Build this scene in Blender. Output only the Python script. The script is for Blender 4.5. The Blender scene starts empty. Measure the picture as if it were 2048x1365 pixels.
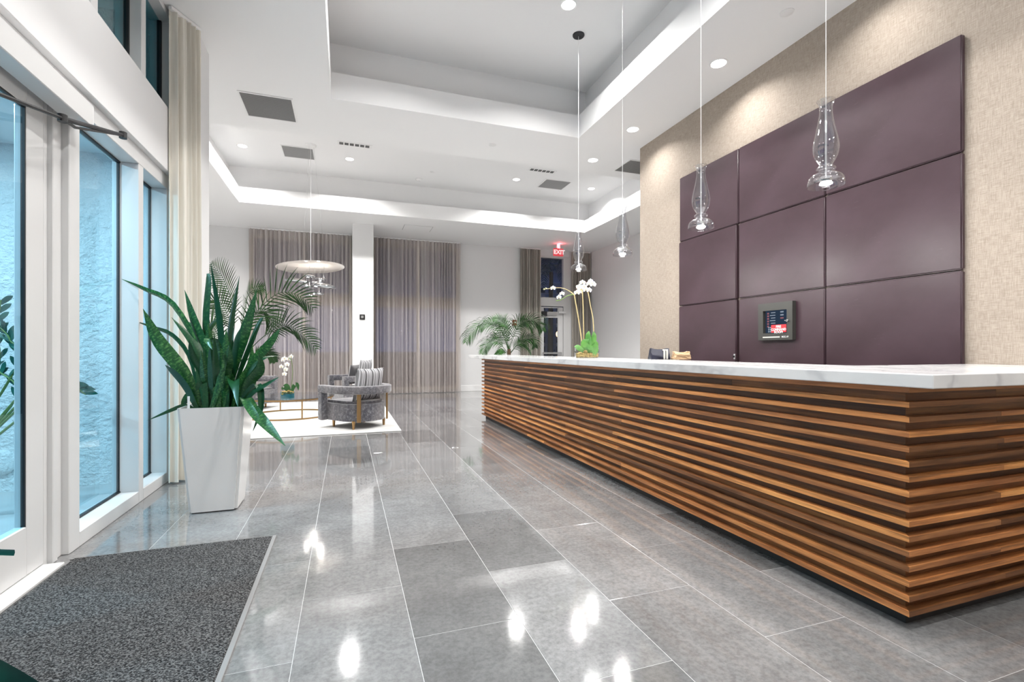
import bpy, bmesh, math, random
from mathutils import Vector, Matrix
random.seed(7)
R = math.radians
scene = bpy.context.scene
COL = scene.collection

# ------------------------------------------------------------ camera, world, exposure
F, VX, HY, H = 960.0, 693.0, 700.0, 1.165          # focal length (px), long-axis vanishing point, horizon, eye height
TH = math.atan((1024 - VX) / F); S, C = math.sin(TH), math.cos(TH)
cam = bpy.data.cameras.new('camera'); camo = bpy.data.objects.new('camera', cam); COL.objects.link(camo)
camo.location = (0, 0, H); camo.rotation_euler = (R(90), 0, -TH)
cam.sensor_width = 36; cam.lens = F / 2048 * 36; cam.shift_y = (HY - 682.5) / 2048; cam.clip_start = .02; cam.clip_end = 600
scene.camera = camo

world = bpy.data.worlds.new('dusk'); scene.world = world; world.use_nodes = True
wn = world.node_tree; wn.nodes.clear()
wo = wn.nodes.new('ShaderNodeOutputWorld'); wb = wn.nodes.new('ShaderNodeBackground')
wt = wn.nodes.new('ShaderNodeTexCoord'); ws = wn.nodes.new('ShaderNodeSeparateXYZ'); wr = wn.nodes.new('ShaderNodeValToRGB')
wr.color_ramp.elements[0].position = 0.0; wr.color_ramp.elements[0].color = (.15, .24, .62, 1)
wr.color_ramp.elements[1].position = .16; wr.color_ramp.elements[1].color = (.012, .022, .07, 1)
wn.links.new(wt.outputs['Generated'], ws.inputs[0]); wn.links.new(ws.outputs['Z'], wr.inputs[0])
wn.links.new(wr.outputs[0], wb.inputs[0]); wn.links.new(wb.outputs[0], wo.inputs[0]); wb.inputs[1].default_value = .8

vs = scene.view_settings
vs.view_transform = 'Standard'; vs.look = 'None'; vs.gamma = 1; vs.use_curve_mapping = False; vs.exposure = -.57
LP = 1.0          # overall lamp power factor

# ------------------------------------------------------------ helpers
def ray(px, py):
    u = (px - 1024) / F; v = (HY - py) / F
    return Vector((S + u * C, C - u * S, v))
CAM = Vector((0, 0, H))
def at_d(px, py, d): return CAM + ray(px, py) * d
def on_y(px, py, y): r = ray(px, py); return CAM + r * (y / r.y)
def on_x(px, py, x): r = ray(px, py); return CAM + r * (x / r.x)
def on_z(px, py, z): r = ray(px, py); return CAM + r * ((z - H) / r.z)

class MB:
    def __init__(s): s.v = []; s.f = []; s.uv = {}
    def add(s, vs, fs, uvs=None):
        b = len(s.v); s.v += [tuple(p) for p in vs]
        for i, f in enumerate(fs):
            if uvs: s.uv[len(s.f)] = uvs[i]
            s.f.append(tuple(b + k for k in f))
    def box(s, x0, x1, y0, y1, z0, z1):
        v = [(x0,y0,z0),(x1,y0,z0),(x1,y1,z0),(x0,y1,z0),(x0,y0,z1),(x1,y0,z1),(x1,y1,z1),(x0,y1,z1)]
        s.add(v, [(0,3,2,1),(4,5,6,7),(0,1,5,4),(1,2,6,5),(2,3,7,6),(3,0,4,7)]); return s
    def bbox(s, x0, x1, y0, y1, z0, z1, c=.004):     # box with chamfered vertical section along all edges (cheap bevel)
        bm = bmesh.new(); bmesh.ops.create_cube(bm, size=1)
        for v in bm.verts: v.co = ((x0+x1)/2+v.co.x*(x1-x0), (y0+y1)/2+v.co.y*(y1-y0), (z0+z1)/2+v.co.z*(z1-z0))
        bmesh.ops.bevel(bm, geom=bm.edges[:], offset=c, segments=1, affect='EDGES')
        s.bm(bm); return s
    def bm(s, bm):
        bm.verts.ensure_lookup_table(); bm.verts.index_update()
        s.add([v.co[:] for v in bm.verts], [[v.index for v in f.verts] for f in bm.faces]); bm.free()
    def prism(s, poly, z0, z1):
        n = len(poly); v = [(x,y,z0) for x,y in poly] + [(x,y,z1) for x,y in poly]
        f = [tuple(range(n))[::-1], tuple(range(n, 2*n))] + [(i,(i+1)%n,n+(i+1)%n,n+i) for i in range(n)]
        s.add(v, f); return s
    def lathe(s, prof, n=24, c=(0,0,0), closed=False, cap=True):
        m = len(prof); v = []; f = []
        for i in range(n):
            a = 2*math.pi*i/n
            for r, z in prof: v.append((c[0]+r*math.cos(a), c[1]+r*math.sin(a), c[2]+z))
        for i in range(n):
            j = (i+1) % n
            for k in range(m if closed else m-1):
                l = (k+1) % m
                f.append((i*m+k, j*m+k, j*m+l, i*m+l))
        if not closed and cap:
            if prof[0][0] > 1e-5: f.append(tuple(i*m for i in range(n))[::-1])
            if prof[-1][0] > 1e-5: f.append(tuple(i*m+m-1 for i in range(n)))
        s.add(v, f); return s
    def tube(s, pts, r, n=8):
        pts = [Vector(p) for p in pts]; m = len(pts); v = []; f = []
        rr = r if isinstance(r, (list, tuple)) else [r]*m
        for i, p in enumerate(pts):
            t = (pts[min(i+1,m-1)] - pts[max(i-1,0)]).normalized()
            a = t.cross(Vector((0,0,1)) if abs(t.z) < .9 else Vector((1,0,0))).normalized(); b = t.cross(a)
            for k in range(n):
                w = 2*math.pi*k/n; v.append(p + (a*math.cos(w)+b*math.sin(w))*rr[i])
        for i in range(m-1):
            for k in range(n):
                l = (k+1) % n; f.append((i*n+k, i*n+l, (i+1)*n+l, (i+1)*n+k))
        f += [tuple(range(n))[::-1], tuple((m-1)*n+k for k in range(n))]
        s.add(v, f); return s
    def ribbon(s, pts, ws, side, fold=.25, thick=0):  # leaf blade: V-folded strip with uv (u across, v along)
        pts = [Vector(p) for p in pts]; m = len(pts); v = []; f = []; uv = []
        for i, p in enumerate(pts):
            t = (pts[min(i+1,m-1)] - pts[max(i-1,0)]).normalized()
            sd = Vector(side); sd = (sd - t*sd.dot(t)).normalized(); nn = t.cross(sd)
            w = ws[i]
            v += [p - sd*w + nn*w*fold, p, p + sd*w + nn*w*fold]
        for i in range(m-1):
            a, b = i/(m-1), (i+1)/(m-1)
            for k in (0, 1):
                f.append((i*3+k, i*3+k+1, i*3+k+4, i*3+k+3)); u = k*.5
                uv.append(((u,a),(u+.5,a),(u+.5,b),(u,b)))
        s.add(v, f, uv); return s
    def ellipsoid(s, c, rx, ry, rz, mat=None, n=16, m=10):
        v = []; f = []
        for j in range(m+1):
            ph = math.pi*j/m
            for i in range(n):
                a = 2*math.pi*i/n
                q = Vector((rx*math.sin(ph)*math.cos(a), ry*math.sin(ph)*math.sin(a), rz*math.cos(ph)))
                if mat: q = mat @ q
                v.append(Vector(c)+q)
        for j in range(m):
            for i in range(n): f.append((j*n+i, (j+1)*n+i, (j+1)*n+(i+1)%n, j*n+(i+1)%n))
        s.add(v, f); return s
    def mesh(s, name):
        me = bpy.data.meshes.new(name); me.from_pydata(s.v, [], s.f)
        if s.uv:
            l = me.uv_layers.new(name='uv')
            for p in me.polygons:
                q = s.uv.get(p.index)
                if q:
                    for k, li in enumerate(p.loop_indices): l.data[li].uv = q[k]
        me.validate(); me.update(); return me
    def build(s, name, mat, parent=None, smooth=False, fix=True):
        me = s.mesh(name)
        if fix:
            bm = bmesh.new(); bm.from_mesh(me); bmesh.ops.remove_doubles(bm, verts=bm.verts, dist=1e-5)
            bmesh.ops.recalc_face_normals(bm, faces=bm.faces); bm.to_mesh(me); bm.free()
        return link(name, me, mat, parent, smooth)
def link(name, me, mat, parent=None, smooth=False):
    if mat and not me.materials: me.materials.append(mat)
    if smooth:
        me.polygons.foreach_set('use_smooth', [True]*len(me.polygons))
        me.set_sharp_from_angle(angle=R(40))
    o = bpy.data.objects.new(name, me); COL.objects.link(o)
    if parent: o.parent = parent
    return o
def tag(o, label, cat, group=None):
    o['label'] = label; o['category'] = cat
    if group: o['group'] = group
    return o
def thing(name, label, cat, loc=(0,0,0), rz=0, group=None):
    o = bpy.data.objects.new(name, None); COL.objects.link(o); o.empty_display_size = .1
    o.location = loc; o.rotation_euler = (0,0,rz); return tag(o, label, cat, group)
def struct(o, label=None):
    o['kind'] = 'structure'
    if label: o['label'] = label
    return o
def copy_tree(o, parent=None):
    c = o.copy(); COL.objects.link(c); c.parent = parent
    for ch in list(o.children): copy_tree(ch, c)
    return c
def lamp(name, kind, loc, power, parent, color=(1,1,1), size=.05, rot=(0,0,0), **kw):
    l = bpy.data.lights.new(name, kind); l.energy = power*LP; l.color = color
    if kind == 'POINT': l.shadow_soft_size = size
    elif kind == 'AREA': l.shape = 'DISK'; l.size = size
    elif kind == 'SPOT': l.shadow_soft_size = size
    for k, v in kw.items(): setattr(l, k, v)
    o = bpy.data.objects.new(name, l); COL.objects.link(o); o.location = loc; o.rotation_euler = rot; o.parent = parent
    return o
def smoothpath(pts, n=12):      # Catmull-Rom
    P = [Vector(p) for p in pts]; P = [P[0]*2-P[1]] + P + [P[-1]*2-P[-2]]; out = []
    k = len(P)-3
    for i in range(n+1):
        t = i/n*k; j = min(int(t), k-1); t -= j
        a, b, c, d = P[j:j+4]
        out.append(.5*((2*b)+(c-a)*t+(2*a-5*b+4*c-d)*t*t+(3*b-a-3*c+d)*t**3))
    return out

# ------------------------------------------------------------ materials
def mat(name, color=(.8,.8,.8), rough=.5, metal=0, spec=.5, **kw):
    m = bpy.data.materials.new(name); m.use_nodes = True
    b = m.node_tree.nodes['Principled BSDF']
    b.inputs['Base Color'].default_value = (*color, 1); b.inputs['Roughness'].default_value = rough
    b.inputs['Metallic'].default_value = metal; b.inputs['Specular IOR Level'].default_value = spec
    for k, v in kw.items(): b.inputs[k.replace('_', ' ')].default_value = v
    return m
class N:
    def __init__(s, m): s.t = m.node_tree; s.b = s.t.nodes.get('Principled BSDF'); s.o = s.t.nodes.get('Material Output')
    def n(s, typ, **kw):
        x = s.t.nodes.new(typ)
        for k, v in kw.items():
            if k in x.inputs: x.inputs[k].default_value = v
            else: setattr(x, k, v)
        return x
    def l(s, a, b): s.t.links.new(a, b)
    def coord(s, kind='Object', scale=(1,1,1), rot=(0,0,0)):
        c = s.n('ShaderNodeTexCoord'); m = s.n('ShaderNodeMapping'); m.inputs['Scale'].default_value = scale; m.inputs['Rotation'].default_value = rot
        s.l(c.outputs[kind], m.inputs[0]); return m.outputs[0]
    def noise(s, vec, scale, detail=4, rough=.55):
        x = s.n('ShaderNodeTexNoise', Scale=scale, Detail=detail, Roughness=rough)
        if vec: s.l(vec, x.inputs['Vector'])
        return x.outputs['Fac']
    def ramp(s, fac, stops):
        r = s.n('ShaderNodeValToRGB'); e = r.color_ramp.elements
        while len(e) < len(stops): e.new(.5)
        for q, (p, c) in zip(e, stops): q.position = p; q.color = (*c, 1) if len(c) == 3 else c
        s.l(fac, r.inputs[0]); return r.outputs[0]
    def mix(s, fac, a, b, mode='MIX'):
        x = s.n('ShaderNodeMix', data_type='RGBA', blend_type=mode)
        for sock, v in ((0, fac), (6, a), (7, b)):
            if hasattr(v, 'is_output'): s.l(v, x.inputs[sock])
            else: x.inputs[sock].default_value = v if sock == 0 else (*v, 1)
        return x.outputs[2]
    def bump(s, h, strength=.2, dist=.01):
        x = s.n('ShaderNodeBump', Strength=strength, Distance=dist); s.l(h, x.inputs['Height']); s.l(x.outputs[0], s.b.inputs['Normal'])
    def color(s, c): s.l(c, s.b.inputs['Base Color'])
    def rough(s, fac, a, b):
        x = s.n('ShaderNodeMapRange'); x.inputs[3].default_value = a; x.inputs[4].default_value = b
        s.l(fac, x.inputs[0]); s.l(x.outputs[0], s.b.inputs['Roughness'])
    def rnd(s): return s.n('ShaderNodeObjectInfo').outputs['Random']
    def math(s, op, a, b=None):
        x = s.n('ShaderNodeMath', operation=op)
        for i, v in enumerate((a, b)):
            if v is None: continue
            if hasattr(v, 'is_output'): s.l(v, x.inputs[i])
            else: x.inputs[i].default_value = v
        return x.outputs[0]

M = {}
def paint(name, col, rough=.55):
    m = mat(name, col, rough, spec=.3); q = N(m); q.bump(q.noise(q.coord(), 120), .03, .002); M[name] = m; return m
paint('wall', (.77,.77,.775)); paint('ceiling', (.93,.93,.935), .7)
M['frame'] = mat('frame', (.69,.69,.69), .35)
M['trim'] = mat('trim', (.88,.88,.88), .4)
M['gasket'] = mat('gasket', (.01,.012,.015), .5)
M['black'] = mat('black', (.012,.012,.013), .45)
M['darkmetal'] = mat('darkmetal', (.05,.05,.055), .4, .8)
M['chrome'] = mat('chrome', (.75,.76,.78), .08, 1)
M['smoky_chrome'] = mat('smoky_chrome', (.42,.43,.45), .1, 1)
M['steel'] = mat('steel', (.5,.5,.5), .35, 1)
M['bronze'] = mat('bronze', (.36,.22,.10), .38, .9)
M['white_plastic'] = mat('white_plastic', (.85,.85,.85), .35)
M['glossy_white'] = mat('glossy_white', (.76,.76,.76), .12, spec=.5)
M['soil'] = mat('soil', (.05,.035,.025), .95)
m = M['moss'] = mat('moss', (.35,.24,.08), .95); q = N(m); q.color(q.ramp(q.noise(q.coord(), 60), [(.35,(.12,.08,.02)),(.65,(.5,.36,.13))]))
M['grout'] = mat('grout', (.46,.46,.46), .7)

m = M['tile'] = mat('tile', (.3,.3,.3), .1, spec=.6, Coat_Weight=.6, Coat_Roughness=.035); q = N(m)
co = q.coord('Object'); oi = q.n('ShaderNodeObjectInfo'); add = q.n('ShaderNodeVectorMath', operation='ADD'); sc_ = q.n('ShaderNodeVectorMath', operation='SCALE'); sc_.inputs[3].default_value = 1
q.l(co, add.inputs[0]); q.l(oi.outputs['Location'], sc_.inputs[0]); q.l(sc_.outputs[0], add.inputs[1]); vec = add.outputs[0]
n1 = q.noise(vec, 2.2, 5, .6); n2 = q.noise(vec, 45, 3, .7); n3 = q.noise(vec, 11, 7, .72)
base = q.ramp(n1, [(.3,(.175,.175,.177)),(.7,(.255,.255,.257))])
blot = q.ramp(n3, [(.42,(.62,.62,.62)),(.56,(1,1,1))])
spk = q.ramp(n2, [(.35,(.78,.78,.78)),(.6,(1.06,1.06,1.06))])
tone = q.ramp(oi.outputs['Random'], [(0,(.62,.62,.62)),(.2,(.78,.78,.78)),(.35,(.95,.95,.95)),(1,(1.15,1.15,1.15))])
c1 = q.mix(.32, base, blot, 'MULTIPLY'); c1 = q.mix(1.0, c1, spk, 'MULTIPLY'); c1 = q.mix(1.0, c1, tone, 'MULTIPLY')
q.color(c1); q.rough(n3, .05, .12); q.bump(n2, .012, .002)

def wood(name, axis, tint=1.0):
    m = mat(name, (.2,.1,.05), .38, spec=.4); q = N(m)
    sx = (1.2, 26, 26) if axis == 'x' else (26, 1.2, 26)
    oi = q.n('ShaderNodeObjectInfo'); co = q.n('ShaderNodeTexCoord'); add = q.n('ShaderNodeVectorMath', operation='MULTIPLY_ADD')
    q.l(oi.outputs['Random'], add.inputs[0]); add.inputs[1].default_value = (37, 37, 37); q.l(co.outputs['Object'], add.inputs[2])
    mp = q.n('ShaderNodeMapping'); mp.inputs['Scale'].default_value = sx; q.l(add.outputs[0], mp.inputs[0])
    g = q.noise(mp.outputs[0], 1.6, 6, .62); g2 = q.noise(mp.outputs[0], 7, 3, .6)
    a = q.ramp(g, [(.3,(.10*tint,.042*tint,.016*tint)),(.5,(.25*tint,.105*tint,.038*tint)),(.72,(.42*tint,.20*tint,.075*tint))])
    t = q.ramp(oi.outputs['Random'], [(0,(.42,.39,.37)),(.3,(.8,.76,.74)),(.6,(1.12,1.02,.95)),(.85,(1.5,1.45,1.25)),(1,(1.9,2.0,1.75))])
    c = q.mix(1.0, a, t, 'MULTIPLY'); c = q.mix(.35, c, q.ramp(g2, [(.35,(.6,.6,.6)),(.6,(1.1,1.1,1.1))]), 'MULTIPLY')
    q.color(c); q.rough(g2, .3, .48); q.bump(g2, .08, .002); M[name] = m
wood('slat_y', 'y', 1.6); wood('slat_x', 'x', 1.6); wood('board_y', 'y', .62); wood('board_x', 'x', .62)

m = M['marble'] = mat('marble', (.8,.8,.8), .12, spec=.5); q = N(m)
v = q.coord('Object', (1,.55,1), (0,0,R(35))); n0 = q.noise(v, 1.6, 6, .62)
w = q.n('ShaderNodeTexWave', Scale=1.3, Distortion=9, Detail=4); w.inputs['Detail Scale'].default_value = 1.6; w.inputs['Detail Roughness'].default_value = .65; q.l(v, w.inputs[0])
c = q.ramp(w.outputs['Fac'], [(0,(.68,.68,.69)),(.06,(.78,.78,.785)),(.2,(.85,.85,.85)),(1,(.87,.87,.865))])
c = q.mix(.5, c, q.ramp(n0, [(.38,(.75,.75,.76)),(.6,(1,1,1))]), 'MULTIPLY'); q.color(c)

m = M['grasscloth'] = mat('grasscloth', (.5,.42,.35), .75, spec=.2); q = N(m)
a = q.noise(q.coord('Object', (1,220,14)), 1, 4, .7); b_ = q.noise(q.coord('Object', (1,16,260)), 1, 4, .7); big = q.noise(q.coord(), 1.2, 3)
w = q.math('MULTIPLY', a, b_); c = q.ramp(w, [(.15,(.285,.236,.193)),(.32,(.435,.373,.316))])
c = q.mix(.25, c, q.ramp(big, [(.35,(.8,.78,.77)),(.65,(1.05,1.05,1.05))]), 'MULTIPLY'); q.color(c); q.bump(w, .25, .003)

m = M['leather'] = mat('leather', (.1,.06,.075), .36, spec=.5); q = N(m)
fine = q.noise(q.coord('Object', (1,30,150)), 2, 4, .6); big = q.noise(q.coord('Object', (1,.8,1)), 2.2, 5, .6)
scr = q.noise(q.coord('Object', (1,1.1,9), (R(12),0,0)), 2.6, 7, .75)
c = q.ramp(big, [(.3,(.041,.020,.026)),(.7,(.062,.034,.045))])
c = q.mix(q.ramp(scr, [(.64,(0,0,0)),(.74,(.30,.30,.30))]), c, (.34,.27,.32)); q.color(c)
q.rough(big, .3, .45); q.bump(fine, .12, .002)

m = M['stucco'] = mat('stucco', (.78,.80,.8), .9, spec=.1); q = N(m)
q.bump(q.noise(q.coord('Object', (1,1,1.25)), 19, 5, .6), 1.0, .045)
m = M['outdoor_floor'] = mat('outdoor_floor', (.33,.36,.37), .5); q = N(m); q.color(q.ramp(q.noise(q.coord(), 3, 5), [(.3,(.28,.3,.31)),(.7,(.42,.44,.45))]))

def thin_glass(name, tint, f0=.04, rough=0.0, refl=(1,1,1)):   # thin pane: Schlick reflection over tinted transmission
    m = bpy.data.materials.new(name); m.use_nodes = True; q = N(m); t = q.t; t.nodes.remove(q.b)
    mx = q.n('ShaderNodeMixShader'); tr = q.n('ShaderNodeBsdfTransparent'); g = q.n('ShaderNodeBsdfGlossy'); lw = q.n('ShaderNodeLayerWeight'); lw.inputs[0].default_value = .5
    f = q.math('ADD', q.math('MULTIPLY', q.math('POWER', lw.outputs['Facing'], 5.0), 1-f0), f0)
    tr.inputs[0].default_value = (*tint, 1); g.inputs['Roughness'].default_value = rough; g.inputs[0].default_value = (*refl, 1)
    q.l(f, mx.inputs[0]); q.l(tr.outputs[0], mx.inputs[1]); q.l(g.outputs[0], mx.inputs[2]); q.l(mx.outputs[0], q.o.inputs[0])
    M[name] = m; return m
thin_glass('tint_glass', (.67,.89,.98), .02); thin_glass('teal_glass', (.45,.80,.84), .02)
thin_glass('clear_glass', (.985,.99,.995), .03); thin_glass('pendant_glass', (.92,.925,.935), .085); thin_glass('blue_glass', (.65,.86,.9), .04)
thin_glass('table_glass', (.84,.89,.9), .04)

def emit(name, col, strength):
    m = bpy.data.materials.new(name); m.use_nodes = True; t = m.node_tree; t.nodes.clear()
    o = t.nodes.new('ShaderNodeOutputMaterial'); e = t.nodes.new('ShaderNodeEmission'); e.inputs[0].default_value = (*col, 1); e.inputs[1].default_value = strength
    t.links.new(e.outputs[0], o.inputs[0]); M[name] = m; return m
emit('lens', (1,.99,.97), 12); emit('bulb', (1,.98,.95), 40); emit('exit_face', (1,.10,.12), 1.1); emit('exit_letter', (1,.75,.75), 1.6)
emit('screen', (.06,.10,.17), .6); emit('screen_text', (.6,.7,.85), .7); emit('screen_red', (.75,.3,.35), .6); emit('city_lamp', (1,.6,.3), 6)

def fabric(name, cols, trans=0.0, transl=.3, scale=(60,60,3)):
    m = bpy.data.materials.new(name); m.use_nodes = True; q = N(m); t = q.t
    d = q.n('ShaderNodeBsdfDiffuse'); tl = q.n('ShaderNodeBsdfTranslucent'); tp = q.n('ShaderNodeBsdfTransparent'); a = q.n('ShaderNodeMixShader'); b = q.n('ShaderNodeMixShader')
    c = q.ramp(q.noise(q.coord('Object', scale), 1, 3), [(.3,cols[0]),(.7,cols[1])])
    q.l(c, d.inputs[0]); q.l(c, tl.inputs[0]); a.inputs[0].default_value = transl; b.inputs[0].default_value = trans
    q.l(d.outputs[0], a.inputs[1]); q.l(tl.outputs[0], a.inputs[2]); q.l(a.outputs[0], b.inputs[1]); q.l(tp.outputs[0], b.inputs[2]); q.l(b.outputs[0], q.o.inputs[0])
    t.nodes.remove(q.b); M[name] = m; return m
fabric('sheer', ((.68,.625,.60),(.78,.725,.71)), .26, .2, (16,16,1)); fabric('drape', ((.46,.43,.39),(.56,.53,.48)), 0, .2); fabric('cream', ((.82,.78,.70),(.9,.87,.80)), 0, .12)

m = M['velvet'] = mat('velvet', (.25,.24,.25), .8, spec=.2, Sheen_Weight=.7, Sheen_Roughness=.4); q = N(m)
n1 = q.noise(q.coord(), 28, 5, .75); n2 = q.noise(q.coord('Object', (1,1,.4)), 4.5, 4, .6)
c = q.ramp(n1, [(.40,(.045,.046,.058)),(.52,(.11,.11,.125)),(.64,(.36,.36,.385))]); c = q.mix(.55, c, q.ramp(n2, [(.35,(.085,.085,.10)),(.65,(.25,.23,.235))])); q.color(c); q.bump(n1, .1, .004)
M['dark_velvet'] = mat('dark_velvet', (.055,.052,.06), .8, Sheen_Weight=.6)
m = M['stripe'] = mat('stripe', (.5,.5,.5), .85, spec=.1); q = N(m)
c0 = q.n('ShaderNodeTexCoord'); sp = q.n('ShaderNodeSeparateXYZ'); q.l(c0.outputs['Object'], sp.inputs[0])
fr = q.math('FRACT', q.math('ADD', q.math('MULTIPLY', sp.outputs['X'], 7.6), 10.15))
r = q.n('ShaderNodeValToRGB'); r.color_ramp.interpolation = 'CONSTANT'; e = r.color_ramp.elements
st = [(0,.07),(.13,.26),(.3,.62),(.42,.10),(.48,.34),(.66,.62),(.76,.10),(.8,.38),(.93,.62)]
while len(e) < len(st): e.new(.5)
for x, (p, g) in zip(e, st): x.position = p; x.color = (g, g, g*1.04, 1)
q.l(fr, r.inputs[0]); q.color(r.outputs[0])

m = M['rug'] = mat('rug', (.80,.795,.78), .95, spec=.1); q = N(m); n = q.noise(q.coord(), 3, 5); q.color(q.ramp(n, [(.35,(.62,.615,.60)),(.65,(.70,.695,.68))])); q.bump(q.noise(q.coord(), 260, 2), .3, .004)
m = M['mat'] = mat('mat', (.15,.15,.15), .95, spec=.1); q = N(m)
n = q.noise(q.coord('Object', (1,1.6,1), (0,0,.5)), 135, 2, .7); q.color(q.ramp(n, [(.4,(.014,.014,.015)),(.5,(.06,.06,.062)),(.6,(.2,.2,.2))])); q.bump(n, 1.0, .01)
M['mat_edge'] = mat('mat_edge', (.22,.22,.22), .7)

def leafmat(name, dark, light, band=None, rough=.35):
    m = mat(name, dark, rough, spec=.45); q = N(m); c = q.n('ShaderNodeTexCoord'); rn = q.rnd()
    if band:
        w = q.noise(q.coord('UV', (3, 46, 1)), 1, 4, .7); sp = q.n('ShaderNodeSeparateXYZ'); q.l(c.outputs['UV'], sp.inputs[0])
        col = q.ramp(w, [(.38,dark),(.52,light),(.62,band)])
        col = q.mix(q.ramp(rn, [(.35,(.9,.9,.9)),(.8,(0,0,0))]), col, dark)
    else:
        col = q.ramp(q.noise(q.coord('Object'), 6, 3), [(.35,dark),(.65,light)])
    q.color(col); M[name] = m
leafmat('snake', (.006,.055,.018), (.02,.105,.026), (.10,.25,.07), .3)
leafmat('palm', (.010,.038,.010), (.035,.115,.022), rough=.4)
leafmat('zz', (.004,.05,.04), (.012,.12,.09), rough=.35); leafmat('orchid_leaf', (.05,.17,.03), (.14,.32,.07)); leafmat('night_palm', (.05,.09,.09), (.12,.18,.17))
M['stem'] = mat('stem', (.12,.2,.05), .6); M['trunk'] = mat('trunk', (.10,.06,.035), .9); M['cane'] = mat('cane', (.45,.36,.18), .6)
M['petal'] = mat('petal', (.92,.92,.90), .6, Subsurface_Weight=.15); M['petal_core'] = mat('petal_core', (.75,.55,.12), .6); M['bud'] = mat('bud', (.55,.6,.35), .6)
m = M['vent'] = mat('vent', (.42,.42,.42), .6); M['vent_dark'] = mat('vent_dark', (.10,.10,.10), .8)
M['navy_bag'] = mat('navy_bag', (.012,.013,.03), .3, spec=.6); M['paper_bag'] = mat('paper_bag', (.62,.42,.25), .85); M['strap_white'] = mat('strap_white', (.7,.68,.62), .7)
M['red_sign'] = mat('red_sign', (.75,.03,.04), .5); M['white_print'] = mat('white_print', (.9,.9,.9), .6); M['panel_frame'] = mat('panel_frame', (.05,.05,.045), .4)
m = M['tower'] = mat('tower', (.4,.45,.55), .7); q = N(m)
br = q.n('ShaderNodeTexBrick', offset=0, squash=1); br.inputs['Scale'].default_value = .35; br.inputs['Color1'].default_value = (.05,.06,.09,1); br.inputs['Color2'].default_value = (.09,.1,.14,1); br.inputs['Mortar'].default_value = (.55,.6,.7,1); br.inputs['Mortar Size'].default_value = .2; br.inputs['Brick Width'].default_value = .9; br.inputs['Row Height'].default_value = 1.0
q.l(q.coord('Object', (1,1,1), (R(90),0,0)), br.inputs[0]); q.color(br.outputs[0])
M['ground'] = mat('ground', (.08,.09,.1), .9)

def text_mesh(name, s, size, origin, xdir, ydir, mt, parent=None, depth=.002, bold=0.0):
    cu = bpy.data.curves.new(name, 'FONT'); cu.body = s; cu.size = size; cu.extrude = depth; cu.align_x = 'CENTER'; cu.align_y = 'CENTER'; cu.offset = bold; cu.resolution_u = 3
    ob = bpy.data.objects.new(name, cu); COL.objects.link(ob)
    bpy.context.view_layer.update()
    me = bpy.data.meshes.new_from_object(ob.evaluated_get(bpy.context.evaluated_depsgraph_get()))
    bpy.data.objects.remove(ob); bpy.data.curves.remove(cu)
    x = Vector(xdir); y = Vector(ydir); z = x.cross(y)
    me.transform(Matrix(((x.x,y.x,z.x,origin[0]),(x.y,y.y,z.y,origin[1]),(x.z,y.z,z.z,origin[2]),(0,0,0,1))))
    me.materials.clear(); return link(name, me, mt, parent)

# ------------------------------------------------------------ structure
ZC, ZT, LIP, STEP = 4.12, 4.90, .31, .22        # main ceiling, tray ceiling, lip height, shelf depth
XR, XRR, YB, YF = 4.075, 7.02, 13.1, -4.0       # reception wall, lounge right wall, back wall, front wall
XL, XLL, YP0, YP1 = -1.49, -4.8, 5.12, 5.53     # glazing face, lounge left wall, pier
floor = struct(MB().box(-4.9, 7.2, YF-.1, YB+.1, -.12, -.0009).build('floor', M['grout']), 'grey polished stone tile floor of the lobby')
LW, LL, X0T, G = .449, .914, -.191, .0024
tm = MB().bbox(-LW/2+G/2, LW/2-G/2, -LL/2+G/2, LL/2-G/2, -.0028, 0, .0009).mesh('tile'); tm.materials.append(M['tile'])
rest = MB(); ntile = 0
for i in range(-11, 17):
    xc = X0T + LW*(i+.5)
    if xc < -4.75 or xc > XRR: continue
    y0 = (2.42 if i % 2 == 0 else 1.96) - LL*8
    for k in range(22):
        yc = y0 + LL*(k+.5)
        if yc-LL/2 > YB-.1 or yc-LL/2 < YF: continue
        seen = yc > .6 and not (xc < -1.55 and yc < 5.9) and not (xc > 2.3 and yc < 8) and not (xc > 4.5 and yc < 10) and not (xc < -2.4 and yc < 9) and xc > -3.4
        yend = min(yc+LL/2, YB)
        if seen and yend == yc+LL/2 and ntile < 300:
            t = bpy.data.objects.new('tile', tm); COL.objects.link(t); t.parent = floor; t.location = (xc, yc, 0); ntile += 1
        else:
            if xc < -1.4 and yc < 5.4: continue
            rest.box(xc-LW/2+G/2, xc+LW/2-G/2, max(yc-LL/2, YF)+G/2, yend-G/2, -.0028, 0)
ro = rest.build('tile_field', M['tile'], floor, fix=False); ro['kind'] = 'stuff'

# ceiling with two stepped trays
T1 = (-.17, 3.06, -2.6, 6.02); T2 = (-2.03, 5.68, 7.18, 10.84)
cb = MB()
xs = sorted({-4.9, XRR+.1, T1[0], T1[1], T2[0], T2[1]}); ys = sorted({YF-.1, YB+.1, T1[2], T1[3], T2[2], T2[3]})
inside = lambda x, y, T: T[0] < x < T[1] and T[2] < y < T[3]
for a, b in zip(xs, xs[1:]):
    for c, d in zip(ys, ys[1:]):
        if inside((a+b)/2, (c+d)/2, T1) or inside((a+b)/2, (c+d)/2, T2): continue
        cb.add([(a,c,ZC),(b,c,ZC),(b,d,ZC),(a,d,ZC)], [(0,3,2,1)])
def ringband(A, za, B, zb):
    pa = [(A[0],A[2],za),(A[1],A[2],za),(A[1],A[3],za),(A[0],A[3],za)]; pb = [(B[0],B[2],zb),(B[1],B[2],zb),(B[1],B[3],zb),(B[0],B[3],zb)]
    cb.add(pa+pb, [(i,(i+1)%4,4+(i+1)%4,4+i) for i in range(4)])
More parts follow.
